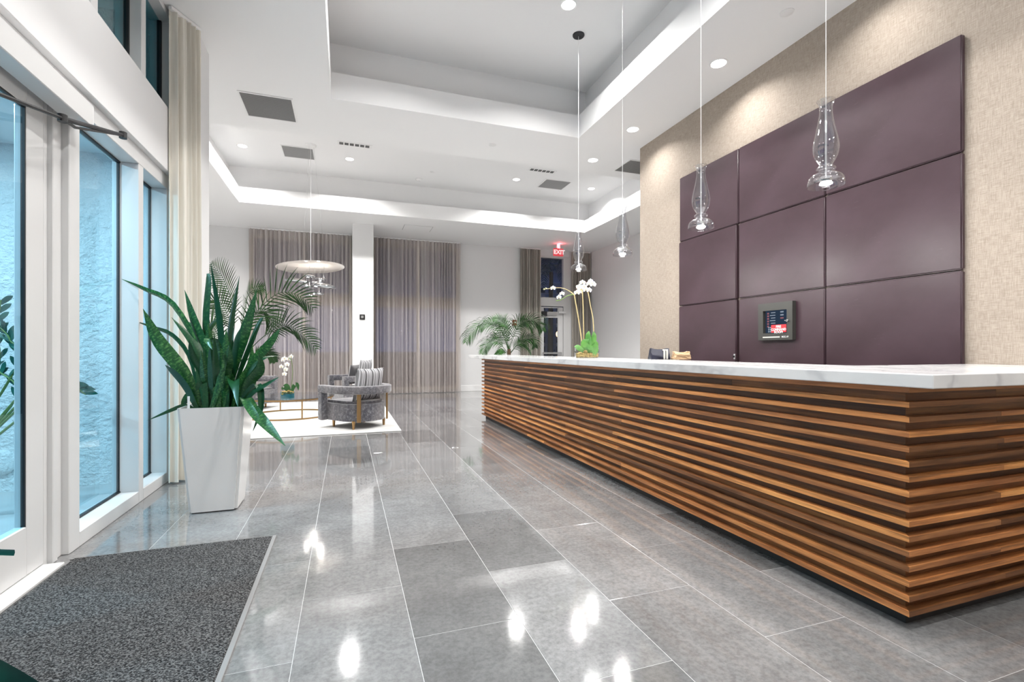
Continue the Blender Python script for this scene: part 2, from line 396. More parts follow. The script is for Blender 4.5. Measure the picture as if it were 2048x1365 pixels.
for T in (T1, T2):
    O = (T[0]-STEP, T[1]+STEP, T[2]-STEP, T[3]+STEP)
    I = (T[0]-.03, T[1]+.03, T[2]-.03, T[3]+.03); zs = ZC+.06
    ringband(T, ZC, T, ZC+LIP); ringband(T, ZC+LIP, I, ZC+LIP); ringband(I, ZC+LIP, I, zs); ringband(I, zs, O, zs); ringband(O, zs, O, ZT)
    cb.add([(O[0],O[2],ZT),(O[1],O[2],ZT),(O[1],O[3],ZT),(O[0],O[3],ZT)], [(0,3,2,1)])
struct(cb.build('ceiling', M['ceiling'], fix=False), 'white ceiling with two stepped recessed trays')

struct(MB().box(XR, XRR+.1, YF-.1, 6.05, 0, ZC).build('wall_reception', M['grasscloth']), 'beige grasscloth wall behind the reception desk')
struct(MB().box(XRR, XRR+.15, 6.05, YB+.15, 0, ZC).build('wall_right', M['wall']), 'plain white right wall of the lounge')
struct(MB().box(XLL-.15, XLL, YP1, YB+.15, 0, ZC).build('wall_left', M['wall']))
struct(MB().box(-1.7, XR, YF-.15, YF, 0, ZC).build('wall_front', M['wall']))
struct(MB().box(XLL-.15, -1.30, YP0, YP1, 0, ZC).build('wall_pier', M['wall']), 'white wall end beside the cream curtain')
struct(MB().box(-7, -1.62, YP0-.05, YP0-.001, -.05, 5.5).build('wall_exterior', M['stucco']), 'rough stucco wall outside the entrance glass')
struct(MB().box(-7, XL-.12, -4, YP0-.05, -.12, -.02).build('floor_exterior', M['outdoor_floor']), 'smooth paving outside the entrance')
# back wall with three openings
B1, B2, B3 = (-2.22, .13), (.66, 2.96), (5.33, 6.36); ZB, ZD = 3.98, 3.96
wb_ = MB()
for a, b in ((XLL-.15, B1[0]), (B1[1], B2[0]), (B2[1], B3[0]), (B3[1], XRR+.1)): wb_.box(a, b, YB, YB+.2, 0, ZC)
for a, b in (B1, B2): wb_.box(a, b, YB, YB+.2, ZB, ZC); wb_.box(a, b, YB, YB+.2, 0, .08)
wb_.box(B3[0], B3[1], YB, YB+.2, ZD, ZC)
struct(wb_.build('wall_back', M['wall'], fix=False), 'white back wall of the lounge')
struct(MB().box(.132, .604, 11.78, YB-.3, 0, ZC).build('wall_column', M['wall']), 'square white column between the two curtained windows')
for a, b in ((2.98, 4.72), (XLL, -2.26)): struct(MB().bbox(a, b, YB-.016, YB, 0, .17, .004).build('baseboard_back', M['trim']))
struct(MB().bbox(XRR-.016, XRR, 6.1, YB-.02, 0, .17, .004).build('baseboard_right', M['trim']))
# curtained windows in the back wall
wi = 0
for (a, b) in (B1, B2):
    wi += 1; fw = .07; fr = MB(); y0, y1 = YB+.03, YB+.12; xm = (a+b)/2+.03; zr0, zr1 = 2.30, 2.60
    fr.box(a, a+fw, y0, y1, .08, ZB).box(b-fw, b, y0, y1, .08, ZB).box(xm-fw/2, xm+fw/2, y0, y1, .08, ZB).box(a, b, y0-.01, y1+.01, zr0, zr1).box(a, b, y0+.004, y1-.004, ZB-.08, ZB-.001).box(a, b, y0+.004, y1-.004, .081, .16)
    w = struct(fr.build('window_%d' % wi, mat('window_frame_warm', (.85,.76,.60), .5), fix=False), 'pale framed window behind the sheer curtain, %s of the column' % ('left' if wi == 1 else 'right'))
    for x0, x1 in ((a+fw, xm-fw/2), (xm+fw/2, b-fw)):
        for z0, z1 in ((.16, zr0), (zr1, ZB-.08)): MB().box(x0, x1, YB+.07, YB+.08, z0, z1).build('pane', M['clear_glass'], w)
# exit door bay
a, b = B3; y0, y1 = YB+.02, YB+.14; fr = MB()
fr.box(a, a+.09, y0, y1, 0, ZD).box(b-.2, b, y0, y1, 0, ZD).box(a+.09, b-.2, y0, y1, ZD-.06, ZD).box(a+.09, b-.2, y0, y1, 2.46, 2.72)
w = struct(fr.build('window_3', M['frame'], fix=False), 'tall fixed window above the exit door')
MB().box(a+.09, b-.2, YB+.07, YB+.08, 2.72, ZD-.06).build('pane', M['clear_glass'], w)
dx0, dx1 = a+.10, b-.21
d2 = struct(bpy.data.objects.new('door_2', None), 'white framed glass exit door at the back wall'); COL.objects.link(d2); d2.location = (dx0, YB+.05, 0)
L = dx1-dx0
db = MB(); db.box(0, .10, 0, .05, 0, 2.44).box(L-.16, L, 0, .05, 0, 2.44).box(.1, L-.16, 0, .05, 0, .3).box(.1, L-.16, 0, .05, 2.12, 2.30).box(.1, L-.16, 0, .05, 2.41, 2.44)
db.build('door_frame', M['frame'], d2, fix=False)
MB().box(.1, L-.16, .02, .03, .3, 2.12).build('pane', M['clear_glass'], d2); MB().box(.1, L-.16, .02, .03, 2.30, 2.41).build('pane', M['clear_glass'], d2)
MB().bbox(.02, .18, -.07, 0, 2.16, 2.3, .005).build('closer_body', M['darkmetal'], d2); MB().bbox(.18, .50, -.06, 0, 2.19, 2.28, .005).build('closer_cover', M['steel'], d2); MB().bbox(.55, .78, -.09, -.03, 2.25, 2.31, .005).build('closer_arm', M['frame'], d2)
MB().bbox(.04, L-.06, -.09, -.05, 1.04, 1.09, .008).build('push_bar', M['steel'], d2)

# ------------------------------------------------------------ entrance glazing on the left
GX = XL-.13            # glass plane
def glazing_part(mb, x0, x1, y0, y1, z0, z1): mb.bbox(x0, x1, y0, y1, z0, z1, .004)
ZH, ZF0, ZF1 = 2.58, 2.70, 3.25
wf = MB()
for y0, y1 in ((4.37, 4.455), (4.975, 5.115)): glazing_part(wf, XL-.17, XL, y0, y1, 0, ZH)
glazing_part(wf, XL-.17, XL, 3.515, 4.37, 0, .09); glazing_part(wf, XL-.17, XL, 4.455, 4.975, 0, .09)
glazing_part(wf, XL-.17, XL, 3.25, 5.115, ZH, ZF0)
g1 = struct(wf.build('window_4', M['frame']), 'white framed tinted side glazing beside the entrance door')
for y0, y1 in ((3.50, 4.37), (4.455, 4.975)):
    MB().box(GX-.006, GX+.006, y0, y1, .09, ZH).build('pane', M['tint_glass'], g1)
    MB().box(GX-.008, GX+.009, y1-.009, y1, .09, ZH).box(GX-.012, GX+.014, y0, y1, .09, .1).box(GX-.012, GX+.014, y0, y1, ZH-.012, ZH).build('gasket', M['gasket'], g1, fix=False)
jb = MB(); glazing_part(jb, XL-.17, XL-.045, 3.25, 3.285, 0, ZH); glazing_part(jb, XL-.17, XL-.02, 3.285, 3.33, 0, ZH); glazing_part(jb, XL-.17, XL-.035, 3.33, 3.40, 0, ZH); glazing_part(jb, XL-.17, XL, 3.40, 3.515, 0, ZH)
struct(jb.build('trim_1', M['frame']), 'stepped white jamb between entrance door and side glazing')
# fascia and upper windows
FX = XL+.04
fb = MB(); glazing_part(fb, XL-.17, FX, YF, 5.118, ZF0, ZF1); struct(fb.build('trim_2', M['wall']), 'deep white fascia band above the entrance')
uw = MB()
for y in (-3.9, -1.9, .1, 2.0, 3.6, 4.36, 5.03): glazing_part(uw, XL-.15, FX-.02, y, y+.085, ZF1, ZC)
glazing_part(uw, XL-.15, FX-.02, YF, 5.118, ZC-.05, ZC)
g2 = struct(uw.build('window_5', M['frame']), 'row of dark upper windows above the fascia')
for y0, y1 in ((-3.815,-1.9), (-1.815,.1), (.185,2.0), (2.085,3.6), (3.685,4.36), (4.445,5.03)):
    MB().box(XL-.08, XL-.07, y0, y1, ZF1, ZC-.05).build('pane', M['teal_glass'], g2)
    MB().box(XL-.09, XL-.055, y1-.02, y1, ZF1, ZC-.05).build('gasket', M['gasket'], g2)
struct(MB().bbox(XL-.17, XL, -4, .2, 0, ZF0, .003).build('wall_entrance', M['wall']))
def leaf_door(name, y0, y1, lab):
    d = struct(bpy.data.objects.new(name, None), lab); COL.objects.link(d); d.location = (XL-.09, y0, 0); w = y1-y0
    b = MB(); b.bbox(0, .05, 0, .14, .02, ZH-.03, .004); b.bbox(0, .05, w-.145, w, .02, ZH-.03, .004); b.bbox(0, .05, .14, w-.145, .02, .27, .004); b.bbox(0, .05, .14, w-.145, ZH-.18, ZH-.03, .004)
    b.build('door_frame', M['frame'], d)
    MB().box(.034, .042, .14, w-.145, .27, ZH-.18).build('pane', M['tint_glass'], d)
    g = MB(); g.box(.03, .047, .138, .147, .26, ZH-.17).box(.03, .047, w-.153, w-.144, .26, ZH-.17).box(.03, .047, .14, w-.145, ZH-.19, ZH-.179); g.build('gasket', M['gasket'], d, fix=False)
    return d
dd = leaf_door('door_1', 2.23, 3.24, 'white framed tinted glass entrance door'); leaf_door('door_3', 1.2, 2.22, 'second glass leaf of the entrance door')
struct(MB().bbox(XL-.17, XL+.05, .9, 3.245, 0, .018, .004).build('trim_3', M['frame']), 'white threshold under the entrance door')
glz = MB(); glazing_part(glz, XL-.17, XL, 1.1, 1.195, 0, ZH); glazing_part(glz, XL-.17, XL, .2, .28, 0, ZH); glazing_part(glz, XL-.17, XL, .28, 1.1, 0, .09); glazing_part(glz, XL-.17, XL, .2, 3.249, ZH, ZF0)
g3 = struct(glz.build('window_6', M['frame']), 'side glazing on the near side of the entrance door'); MB().box(GX-.006, GX+.006, .28, 1.1, .09, ZH).build('pane', M['tint_glass'], g3)
# door operator and its arm
op = thing('door_operator', 'long white door operator box above the entrance door', 'door operator', (XL, 2.2, 2.455))
MB().bbox(0, .10, -1.0, 1.23, 0, .13, .004).build('housing', M['frame'], op)
MB().bbox(.0, .10, 1.231, 1.235, .005, .125, .001).build('end_cap', M['trim'], op)
ar = thing('door_closer_arm', 'thin black articulated arm under the door operator box', 'closer arm', (XL, 3.2, ZH))
p0, p1, p2 = on_x(-20, 181, XL+.13), on_x(125, 237, XL+.14), on_x(246, 271, XL+.10)
o_ = Vector((XL, 3.2, ZH))
MB().tube([p0-o_, p1-o_], .009, 8).build('rod', M['black'], ar, True); MB().tube([p1-o_, p2-o_], .012, 8).build('forearm', M['darkmetal'], ar, True)
p3 = on_x(150, 255, XL+.13)
MB().tube([p1-o_+Vector((0,-.01,.0)), p3-o_, p2-o_], .008, 6).build('link_bar', M['black'], ar, True)
MB().lathe([(.022,-.02),(.022,.02)], 12, p2-o_).build('pivot', M['black'], ar, True); MB().lathe([(.02,-.018),(.02,.018)], 12, p1-o_).build('pivot', M['black'], ar, True)
# entrance canopy outside with its lamps
struct(MB().box(-6.2, XL-.18, -4, YP0-.05, 2.86, 3.05).build('ceiling_exterior', M['wall']), 'flat canopy over the entrance outside')
for i, (x, y) in enumerate(((-2.6, 3.7), (-2.7, 2.0), (-4.4, 3.6))):
    t = thing('canopy_light', 'round canopy downlight outside the entrance, %s' % ('nearest the glazing', 'over the door', 'farthest from the glass')[i], 'ceiling light', (x, y, 2.86), 0, 'canopy downlights')
    MB().lathe([(.06,-.004),(.075,-.006),(.085,0)], 20, cap=False).build('trim_ring', M['trim'], t, True); MB().lathe([(0,-.003),(.06,-.003)], 20).build('lens', M['lens'], t)
    lamp('light', 'AREA', (0,0,-.02), 85, t, (.92,.97,1), .12)

# ------------------------------------------------------------ ceiling fixtures
def downlight(loc, label, power=60, r=.075):
    t = thing('downlight', label, 'ceiling light', loc, 0, 'recessed round ceiling downlights')
    MB().lathe([(r,-.002),(r+.012,-.006),(r+.02,0)], 28, cap=False).build('trim_ring', M['trim'], t, True)
    MB().lathe([(0,-.002),(r,-.002)], 28).build('lens', M['lens'], t, fix=False)
    lamp('light', 'AREA', (0,0,-.012), power, t, (1,.985,.96), r*2, spread=R(138))
for (px, py), lab in zip(((487,296),(699,323),(1028,364),(1176,382)), ('downlight above the cream curtain edge, leftmost in the far tray','downlight in the far tray right of the chandelier cable','downlight in the far tray beside the right hand square vent','small rightmost downlight in the far ceiling tray')):
    p = on_z(px, py, ZT); downlight((p.x, 9.92, ZT), lab, 95)
p = on_z(1137, 10, ZT); downlight((p.x, p.y, ZT), 'large bright downlight in the near tray beside the dark canopy disc', 75)
for (px, py), lab in zip(((1440,128),(1270,260),(1188,321)), ('large downlight near the top edge of the beige wall','middle downlight of the row along the beige wall','far downlight of the row along the beige wall')):
    p = on_z(px, py, ZC); downlight((3.63, p.y, ZC), lab, 26)
for i, (x, y) in enumerate(((3.63,2.6),(3.63,1.2),(3.63,-.4),(3.63,-2.2))): downlight((x, y, ZC), 'added fill downlight continuing the row along the beige wall, out of view, %s' % ('nearest','second','third','last')[i], 18)  # unseen continuation of the row, added for more light
for i, (x, y) in enumerate(((.6,4.65),(2.24,2.6),(.6,2.6),(2.24,.4),(.6,.4),(1.4,-1.6))): downlight((x, y, ZT), 'added fill downlight in the near tray, out of view, %s' % ('left of the bright one','second right','second left','third right','third left','last')[i], 58)  # extra lamps out of view, put in to raise the general room light
for i, (x, y) in enumerate(((-.85,3.3),(-.85,1.0),(-.85,-1.5))): downlight((x, y, ZC), 'added unseen fill downlight over the entrance mat, %s' % ('far','middle','near')[i], 14)  # no fixtures visible here; added to light the entrance side
for i, x in enumerate((-1.78,.055,3.47,5.29)): downlight((x, 8.05, ZT), 'added lounge fill downlight hidden behind the near edge of the far tray, %s' % ('first','second','third','fourth')[i]+' from left', 95)  # extra row out of sight, added to brighten the lounge
for i, (x, y) in enumerate(((-3.4,8.4),(-3.4,11.2))): downlight((x, y, ZC), 'added unseen fill downlight over the left lounge end, %s' % ('near','far')[i], 80)  # unseen lamps added to lift the left part of the lounge

def vent(loc, sx, sy, label, n):
    t = thing('ceiling_vent', label, 'vent', loc, 0, 'square ceiling return grilles')
    f = MB(); w = .018; f.box(-sx/2,sx/2,-sy/2,-sy/2+w,-.01,0).box(-sx/2,sx/2,sy/2-w,sy/2,-.01,0).box(-sx/2,-sx/2+w,-sy/2+w,sy/2-w,-.01,0).box(sx/2-w,sx/2,-sy/2+w,sy/2-w,-.01,0); f.build('frame', M['trim'], t, fix=False)
    MB().box(-sx/2+w,sx/2-w,-sy/2+w,sy/2-w,-.003,-.001).build('backing', M['vent_dark'], t)
    me = MB().box(-sx/2+w,sx/2-w,-.004,.004,-.011,-.003).mesh('slat'); me.materials.append(M['vent'])
    for k in range(n):
        o = bpy.data.objects.new('slat', me); COL.objects.link(o); o.parent = t; o.location = (0, -sy/2+w+(sy-2*w)*(k+.5)/n, 0); o.rotation_euler = (R(25),0,0)
vent((-.89, 6.49, ZC), .58, .62, 'large dark grille in the ceiling above the snake plant', 26)
vent((-.86, 9.9, ZT), .56, .56, 'grey square grille in the far tray near the chandelier cable', 20)
vent((4.43, 9.93, ZT), .62, .56, 'grey square grille in the far tray beside the right downlights', 20)
vent((4.45, 6.68, ZC), .6, .5, 'grille half hidden behind the top of the beige wall', 18)
def slotvent(px, py, label):
    p = on_z(px, py, ZT); t = thing('slot_diffuser', label, 'vent', (p.x, p.y, ZT), 0, 'white linear air diffusers')
    MB().bbox(-.3,.3,-.07,.07,-.012,0,.003).build('plate', M['trim'], t)
    for k in range(6): MB().box(-.27+k*.09,-.2+k*.09,-.05,.05,-.014,-.012).build('slot', M['vent_dark'], t)
slotvent(710, 289, 'white linear diffuser at the near edge of the far tray, left'); slotvent(1085, 341, 'white linear diffuser at the near edge of the far tray, right')
def puck(p, r, label, name, cat, h=.03):
    t = thing(name, label, cat, p); MB().lathe([(r,0),(r,-h*.4),(r*.85,-h*.55),(r*.6,-h),(0,-h)], 20).build('cover', M['white_plastic'], t, True); MB().lathe([(r*1.15,0),(r*1.15,-.004),(0,-.004)], 20).build('base_plate', M['trim'], t)
puck(on_z(838,358,ZT), .07, 'small white round smoke detector in the far tray', 'smoke_detector', 'smoke detector', .05)
for q_, z, lab in (((865,344),ZT,'flat sprinkler cover beside the smoke detector'),((985,290),ZC,'flat sprinkler cover between the two ceiling trays'),((1574,25),ZC,'flat sprinkler cover above the purple panels')):
    puck(on_z(*q_, z), .05, lab, 'sprinkler_cover', 'sprinkler', .012)
ap = on_z(835, 457, ZC); t = thing('access_panel', 'flush ceiling access panel in front of the right sheer curtain', 'access panel', ap)
MB().bbox(-.33,.33,-.25,.25,-.004,0,.001).build('door', M['ceiling'], t); MB().box(-.34,.34,-.26,.26,-.0015,0).build('gap', M['vent'], t)

# ------------------------------------------------------------ reception desk
TX, TY0, TY1, TXE = 2.19, 1.335, 7.95, XR-.01       # slat tips
desk = thing('reception_desk', 'long walnut slatted reception desk with a black plinth', 'reception desk', (TX, TY0, 0))
D_ = lambda x, y: (x-TX, y-TY0)
MB().prism([D_(TX+.10,TY0+.1),D_(TXE,TY0+.1),D_(TXE,TY0+.72),D_(TX+.70,TY0+.72),D_(TX+.70,TY1-.06),D_(TX+.10,TY1-.06)], .05, 1.0).build('carcass', M['board_y'], desk)
MB().prism([D_(TX+.06,TY0+.05),D_(TXE,TY0+.05),D_(TXE,TY0+.65),D_(TX+.64,TY0+.65),D_(TX+.64,TY1-.05),D_(TX+.06,TY1-.05)], 0, .052).build('plinth', M['black'], desk)
NS = 16; pitch = .0617; rng = random.Random(3)
def cuts(a, b, k):
    base = [a + (b-a)*(i+.5*(k%2)+rng.uniform(-.06,.06))/3 for i in range(1, 3 if k % 2 == 0 else 3)]
    if rng.random() < .4: base.append(rng.uniform(a+.6, b-.6))
    c = [a] + sorted(base) + [b]; out = [c[0]]
    for x in c[1:-1]:
        if x-out[-1] > .5 and b-x > .5: out.append(x)
    return out + [b]
for k in range(NS):
    z = .062 + pitch*k; sh = .022
    for row, (tip, dep, z0, z1, mk, nm) in enumerate(((0, .085, z, z+sh, 'slat', 'slat'), (.036, .064, z+sh+.0005, z+pitch-.0005, 'board', 'board'))):
        if row and k == NS-1: continue
        xa, ya = TX+tip, TY0+tip
        c = cuts(ya, TY1-(0 if row == 0 else .045), k+row)
        for a, b in zip(c, c[1:]):
            a2 = a; g = .0012
            po = [D_(xa, a2), D_(xa+dep, a2+(dep if a == ya else 0)), D_(xa+dep, b-g), D_(xa, b-g)]
            o = MB().prism(po, z0, z1).build(nm, M[mk+'_y'], desk)
        c = cuts(xa, TXE, k+row+1)
        for a, b in zip(c, c[1:]):
            po = [D_(a, ya), D_(b-.0012, ya), D_(b-.0012, ya+dep), D_(a+(dep if a == xa else 0), ya+dep)]
            o = MB().prism(po, z0, z1).build(nm, M[mk+'_x'], desk)
# far end: slat returns
for k in range(NS):
    z = .062+pitch*k; MB().prism([D_(TX+.086,TY1-.085),D_(TX+.70,TY1-.085),D_(TX+.70,TY1),D_(TX+.086,TY1)], z, z+.022).build('slat', M['slat_x'], desk)
CX, CY0, CY1, CD, CZ = 2.155, 1.229, 8.75, .80, 1.068
ct = tag(MB().prism([(CX,CY0),(XR-.005,CY0),(XR-.005,CY0+.86),(CX+CD,CY0+.86),(CX+CD,CY1),(CX,CY1)], 1.012, CZ).build('marble_countertop', M['marble']), 'white grey-veined marble countertop on the walnut desk', 'countertop')
bv = ct.modifiers.new('bevel', 'BEVEL'); bv.width = .004; bv.segments = 2

# leather panels
PY = [2.126, 3.137, 4.14, 5.12]; PZ = [.90, 1.72, 2.54, 3.365]
rows = ('bottom','middle','top'); cols = ('right','centre','left')
for i in range(3):
    for j in range(3):
        g0 = .004; gl = .02 if (i == 2 and j < 2) else .004
        x0, x1 = XR-.04 - (.0 if not(i==2 and j<2) else .012), XR-.001
        bm = bmesh.new(); bmesh.ops.create_cube(bm, size=1); w, h = PY[i+1]-PY[i]-g0-gl, PZ[j+1]-PZ[j]-2*g0
        for v in bm.verts: v.co = (v.co.x*(x1-x0), v.co.y*w, v.co.z*h)
        bmesh.ops.bevel(bm, geom=bm.edges[:], offset=.009, segments=3, affect='EDGES'); mb = MB(); mb.bm(bm)
        o = mb.build('leather_wall_panel', M['leather'], None, True); o.location = ((x0+x1)/2, PY[i]+gl+w/2, PZ[j]+g0+h/2)
        if i == 2: o.location.y = PY[i]+gl+w/2
        tag(o, 'padded purple-brown leather wall panel, %s row, %s column' % (rows[j], cols[i]), 'wall panel', 'padded leather wall panels')
hd = thing('door_latch', 'small chrome latch in the panel gap above the counter', 'latch', (XR-.075, 4.15, 1.09)); MB().bbox(-.012,.01,-.012,.012,-.03,.03,.003).build('plate', M['chrome'], hd); MB().bbox(-.03,-.012,-.006,.006,-.01,.012,.002).build('lever', M['black'], hd)

# fire panel
fp = thing('fire_alarm_cabinet', 'square dark fire alarm panel with screen and red sign', 'alarm panel', (XR-.041, 3.63, 1.445))
w, h = .40, .37
f = MB(); f.box(-.045,0,-w/2,-w/2+.062,-h/2,h/2).box(-.045,0,w/2-.062,w/2,-h/2,h/2).box(-.045,0,-w/2+.062,w/2-.062,-h/2,-h/2+.07).box(-.045,0,-w/2+.062,w/2-.062,h/2-.075,h/2); f.build('frame', M['panel_frame'], fp, fix=False)
MB().box(-.012,-.002,-w/2+.06,w/2-.06,-h/2+.068,h/2-.07).build('screen', M['screen'], fp)
for k in range(5): MB().box(-.015,-.012,.0+.02,.02+.05+.012*(k%2),.085-.026*k,.093-.026*k).build('screen_text', M['screen_text'], fp)
for k in range(3): MB().box(-.015,-.012,-.075,-.04,.085-.03*k,.098-.03*k).build('screen_field', M['screen_red' if k == 2 else 'screen_text'], fp)
for k in range(6): MB().box(-.015,-.012,.095,.115,.075-.026*k,.092-.026*k).build('screen_button', M['screen_red'], fp)
for k in range(9): MB().box(-.015,-.012,.05+.02*(k%3),.064+.02*(k%3),-.105+.02*(k//3),-.092+.02*(k//3)).build('key', M['screen_text'], fp)
sg = MB().box(-.05,-.046,-w/2+.064,.035,-h/2+.075,-.035).build('sign', M['red_sign'], fp); cy = (-w/2+.064+.035)/2
for s_, zz in (('FIRE',-.055),('COMMAND',-.083),('ROOM',-.108)): text_mesh('lettering', s_, .033, (-.0505, cy, zz), (0,-1,0), (0,0,1), M['white_print'], sg, .0008, .0006)
MB().box(-.047,-.045,-.06,.14,-h/2+.024,-h/2+.036).build('name_strip', M['strap_white'], fp); text_mesh('lettering', 'MCC-1F', .022, (-.0455, -.12, -h/2+.03), (0,-1,0), (0,0,1), M['white_print'], fp, .0006, .0004)
ky = MB().lathe([(.012,0),(.012,.012),(0,.012)], 12); kk = ky.build('lock', M['steel'], fp, True); kk.rotation_euler = (0,R(-90),0); kk.location = (-.045,-w/2+.05,.0)
MB().box(-.08,-.056,-w/2+.045,-w/2+.055,-.003,.003).build('key_blade', M['chrome'], fp)

# thermostat on the column
t = thing('thermostat', 'small square black thermostat on the white column', 'thermostat', on_y(724.5, 634.5, 11.78))
MB().bbox(-.06,.06,-.022,0,-.06,.06,.006).build('plate', M['black'], t); MB().bbox(-.028,.028,-.026,-.022,-.028,.03,.003).build('display', M['steel'], t)
# exit sign
ep = on_y(1116.5, 505, 12.3); es = thing('exit_sign', 'red glowing EXIT sign hanging in front of the far window', 'exit sign', ep)
MB().bbox(-.145,.145,-.03,.03,-.105,.105,.006).build('housing', M['exit_face'], es); text_mesh('lettering', 'EXIT', .165, (.015,-.032,-.005), (1,0,0), (0,0,1), M['exit_letter'], es, .001, .006)
MB().prism([(0,0),(.03,.025),(.03,-.025)], -.001, .001).build('arrow', M['exit_letter'], es).matrix_local = Matrix.Translation((-.135,-.032,0)) @ Matrix.Rotation(R(90),4,'X')
MB().box(-.05,.05,-.02,.02,.105,ZC-ep.z).build('mount', M['trim'], es); lamp('light', 'POINT', (0,-.1,.16), 3.5, es, (1,.1,.12), .05)
fa = thing('fire_alarm_pull', 'small dark red alarm box on the wall behind the far palm', 'alarm box', on_y(1029, 646, YB-.02)); MB().bbox(-.06,.06,-.03,.015,-.08,.08,.006).build('body', mat('alarm_red', (.25,.02,.02), .4), fa); MB().bbox(-.03,.03,-.04,-.03,-.01,.03,.004).build('handle', M['white_plastic'], fa)

# ------------------------------------------------------------ curtains
def curtain(name, label, pts2, z0, z1, folds, amp, material, cat='curtain', group=None, track=True, seed=1, per=10, gather=.3):
    rg = random.Random(seed); P = [Vector((x,y,0)) for x, y in pts2]; o = P[0].copy()
    t = thing(name, label, cat, o, 0, group)
    n = folds*per; L = (P[1]-P[0]); nrm = Vector((-L.y, L.x, 0)).normalized()
    amps = [rg.uniform(.55,1.25) for _ in range(folds+2)]; wid = [rg.uniform(.6,1.5) for _ in range(folds+1)]; tot = sum(wid[:folds]); cum = [0]
    for w in wid[:folds]: cum.append(cum[-1]+w/tot)
    zs = [z0, z0+.03, z0+(z1-z0)*.25, z0+(z1-z0)*.5, z0+(z1-z0)*.75, z1-.25, z1-.08, z1]
    v = []; f = []; rows_ = len(zs)
    for r, z in enumerate(zs):
        hz = (z-z0)/(z1-z0); a = amp*(1 - .15*hz) if r < rows_-2 else amp*.75
        for i in range(n+1):
            k = min(i//per, folds-1); s_ = (i-k*per)/per; u = cum[k]+(cum[k+1]-cum[k])*s_
            off = math.sin(2*math.pi*s_)*a*(amps[k]*(1-s_)+amps[k+1]*s_) + .25*a*math.sin(2.3*i/per*6.28+hz*2.0)
            sh = .012*math.sin(i*.37+hz*3)*(1-hz)
            p = L*u + nrm*off + L.normalized()*sh; v.append((p.x,p.y,z))
    for r in range(rows_-1):
        for i in range(n): f.append((r*(n+1)+i, r*(n+1)+i+1, (r+1)*(n+1)+i+1, (r+1)*(n+1)+i))
    mb = MB(); mb.add(v, f); mb.build('cloth', material, t, True, fix=False)
    if track:
        q0 = L*0 ; ang = math.atan2(L.y, L.x)
        b = MB().bbox(0, L.length, -.018, .018, z1, z1+.03, .003).build('track', M['trim'], t); b.rotation_euler = (0,0,ang)
    return t
cy_ = YB-.14
curtain('sheer_curtain', 'taupe sheer curtain across the window left of the column', ((-2.22,cy_),(.45,cy_)), .015, ZC-.035, 27, .06, M['sheer'], group='sheer window curtains', seed=2)
curtain('sheer_curtain', 'taupe sheer curtain across the window right of the column', ((.60,cy_),(2.97,cy_)), .015, ZC-.035, 24, .06, M['sheer'], group='sheer window curtains', seed=5)
curtain('drape_curtain', 'gathered grey-beige drape left of the exit door', ((4.73,cy_+.02),(5.36,cy_+.02)), .015, ZC-.035, 12, .05, M['drape'], group='drapes beside the exit door', seed=8)
curtain('drape_curtain', 'gathered grey-beige drape right of the exit door', ((6.36,cy_+.02),(6.98,cy_+.02)), .015, ZC-.035, 12, .05, M['drape'], group='drapes beside the exit door', seed=9)
curtain('tall_curtain', 'tall cream curtain gathered at the end of the entrance glazing', ((-1.43,4.84),(-1.275,5.10)), .02, ZC-.035, 5, .045, M['cream'], seed=4, per=18)

# ------------------------------------------------------------ pendants
PP = [(2.60,5.122),(2.60,4.163),(2.60,3.043),(2.60,2.016)]; ZP = 2.106
prof = [(.095,0),(.0945,.02),(.086,.048),(.062,.068),(.034,.08),(.047,.09),(.050,.098),(.044,.108),(.033,.115),(.038,.128),(.058,.165),(.067,.21),(.064,.25),(.052,.31),(.040,.37),(.033,.42),(.033,.45),(.040,.475),(.047,.49)]
shell = prof + [(r-.0022, z+ (.001 if i else 0)) for i, (r, z) in list(enumerate(prof))[::-1]]
def sm_prof(p, k=3):
    q = smoothpath([(r,0,z) for r,z in p], (len(p)-1)*k); return [(max(a.x,.003),a.z) for a in q]
outer = sm_prof(prof); shell = outer + [(r-.0025, z) for r, z in outer[::-1]]
pend = thing('glass_pendant', 'x', 'pendant lamp', (PP[0][0], PP[0][1], ZP), 0, 'clear glass pendants above the counter')
MB().lathe(shell, 40, closed=True).build('glass_shade', M['pendant_glass'], pend, True)
MB().lathe([(.005,.06),(.005,.44)], 10).build('inner_stem', M['frame'], pend, True)
MB().lathe([(.0,.018),(.028,.022),(.034,.034),(.03,.05),(.012,.062)], 20).build('lamp_holder', M['chrome'], pend, True)
MB().lathe([(0,.014),(.033,.014)], 16).build('bulb', M['bulb'], pend, fix=False)
MB().tube([(0,0,.44),(0,0,ZT-ZP)], .0022, 6).build('cable', M['trim'], pend)
MB().lathe([(0,ZT-ZP-.018),(.065,ZT-ZP-.018),(.07,ZT-ZP-.01),(.07,ZT-ZP)], 28).build('canopy', M['darkmetal'], pend, True)
lamp('light', 'POINT', (0,0,-.005), 42, pend, (1,.98,.95), .02)
plab = ['smallest glass pendant, farthest along the counter beside the orchid','second farthest clear glass pendant, hanging above the counter left of the beige wall','clear glass pendant in front of the left purple panels','largest clear glass pendant in front of the top purple panels']
for i, (x, y) in enumerate(PP):
    p = pend if i == 0 else copy_tree(pend); p.location = (x, y, ZP); p['label'] = plab[i]

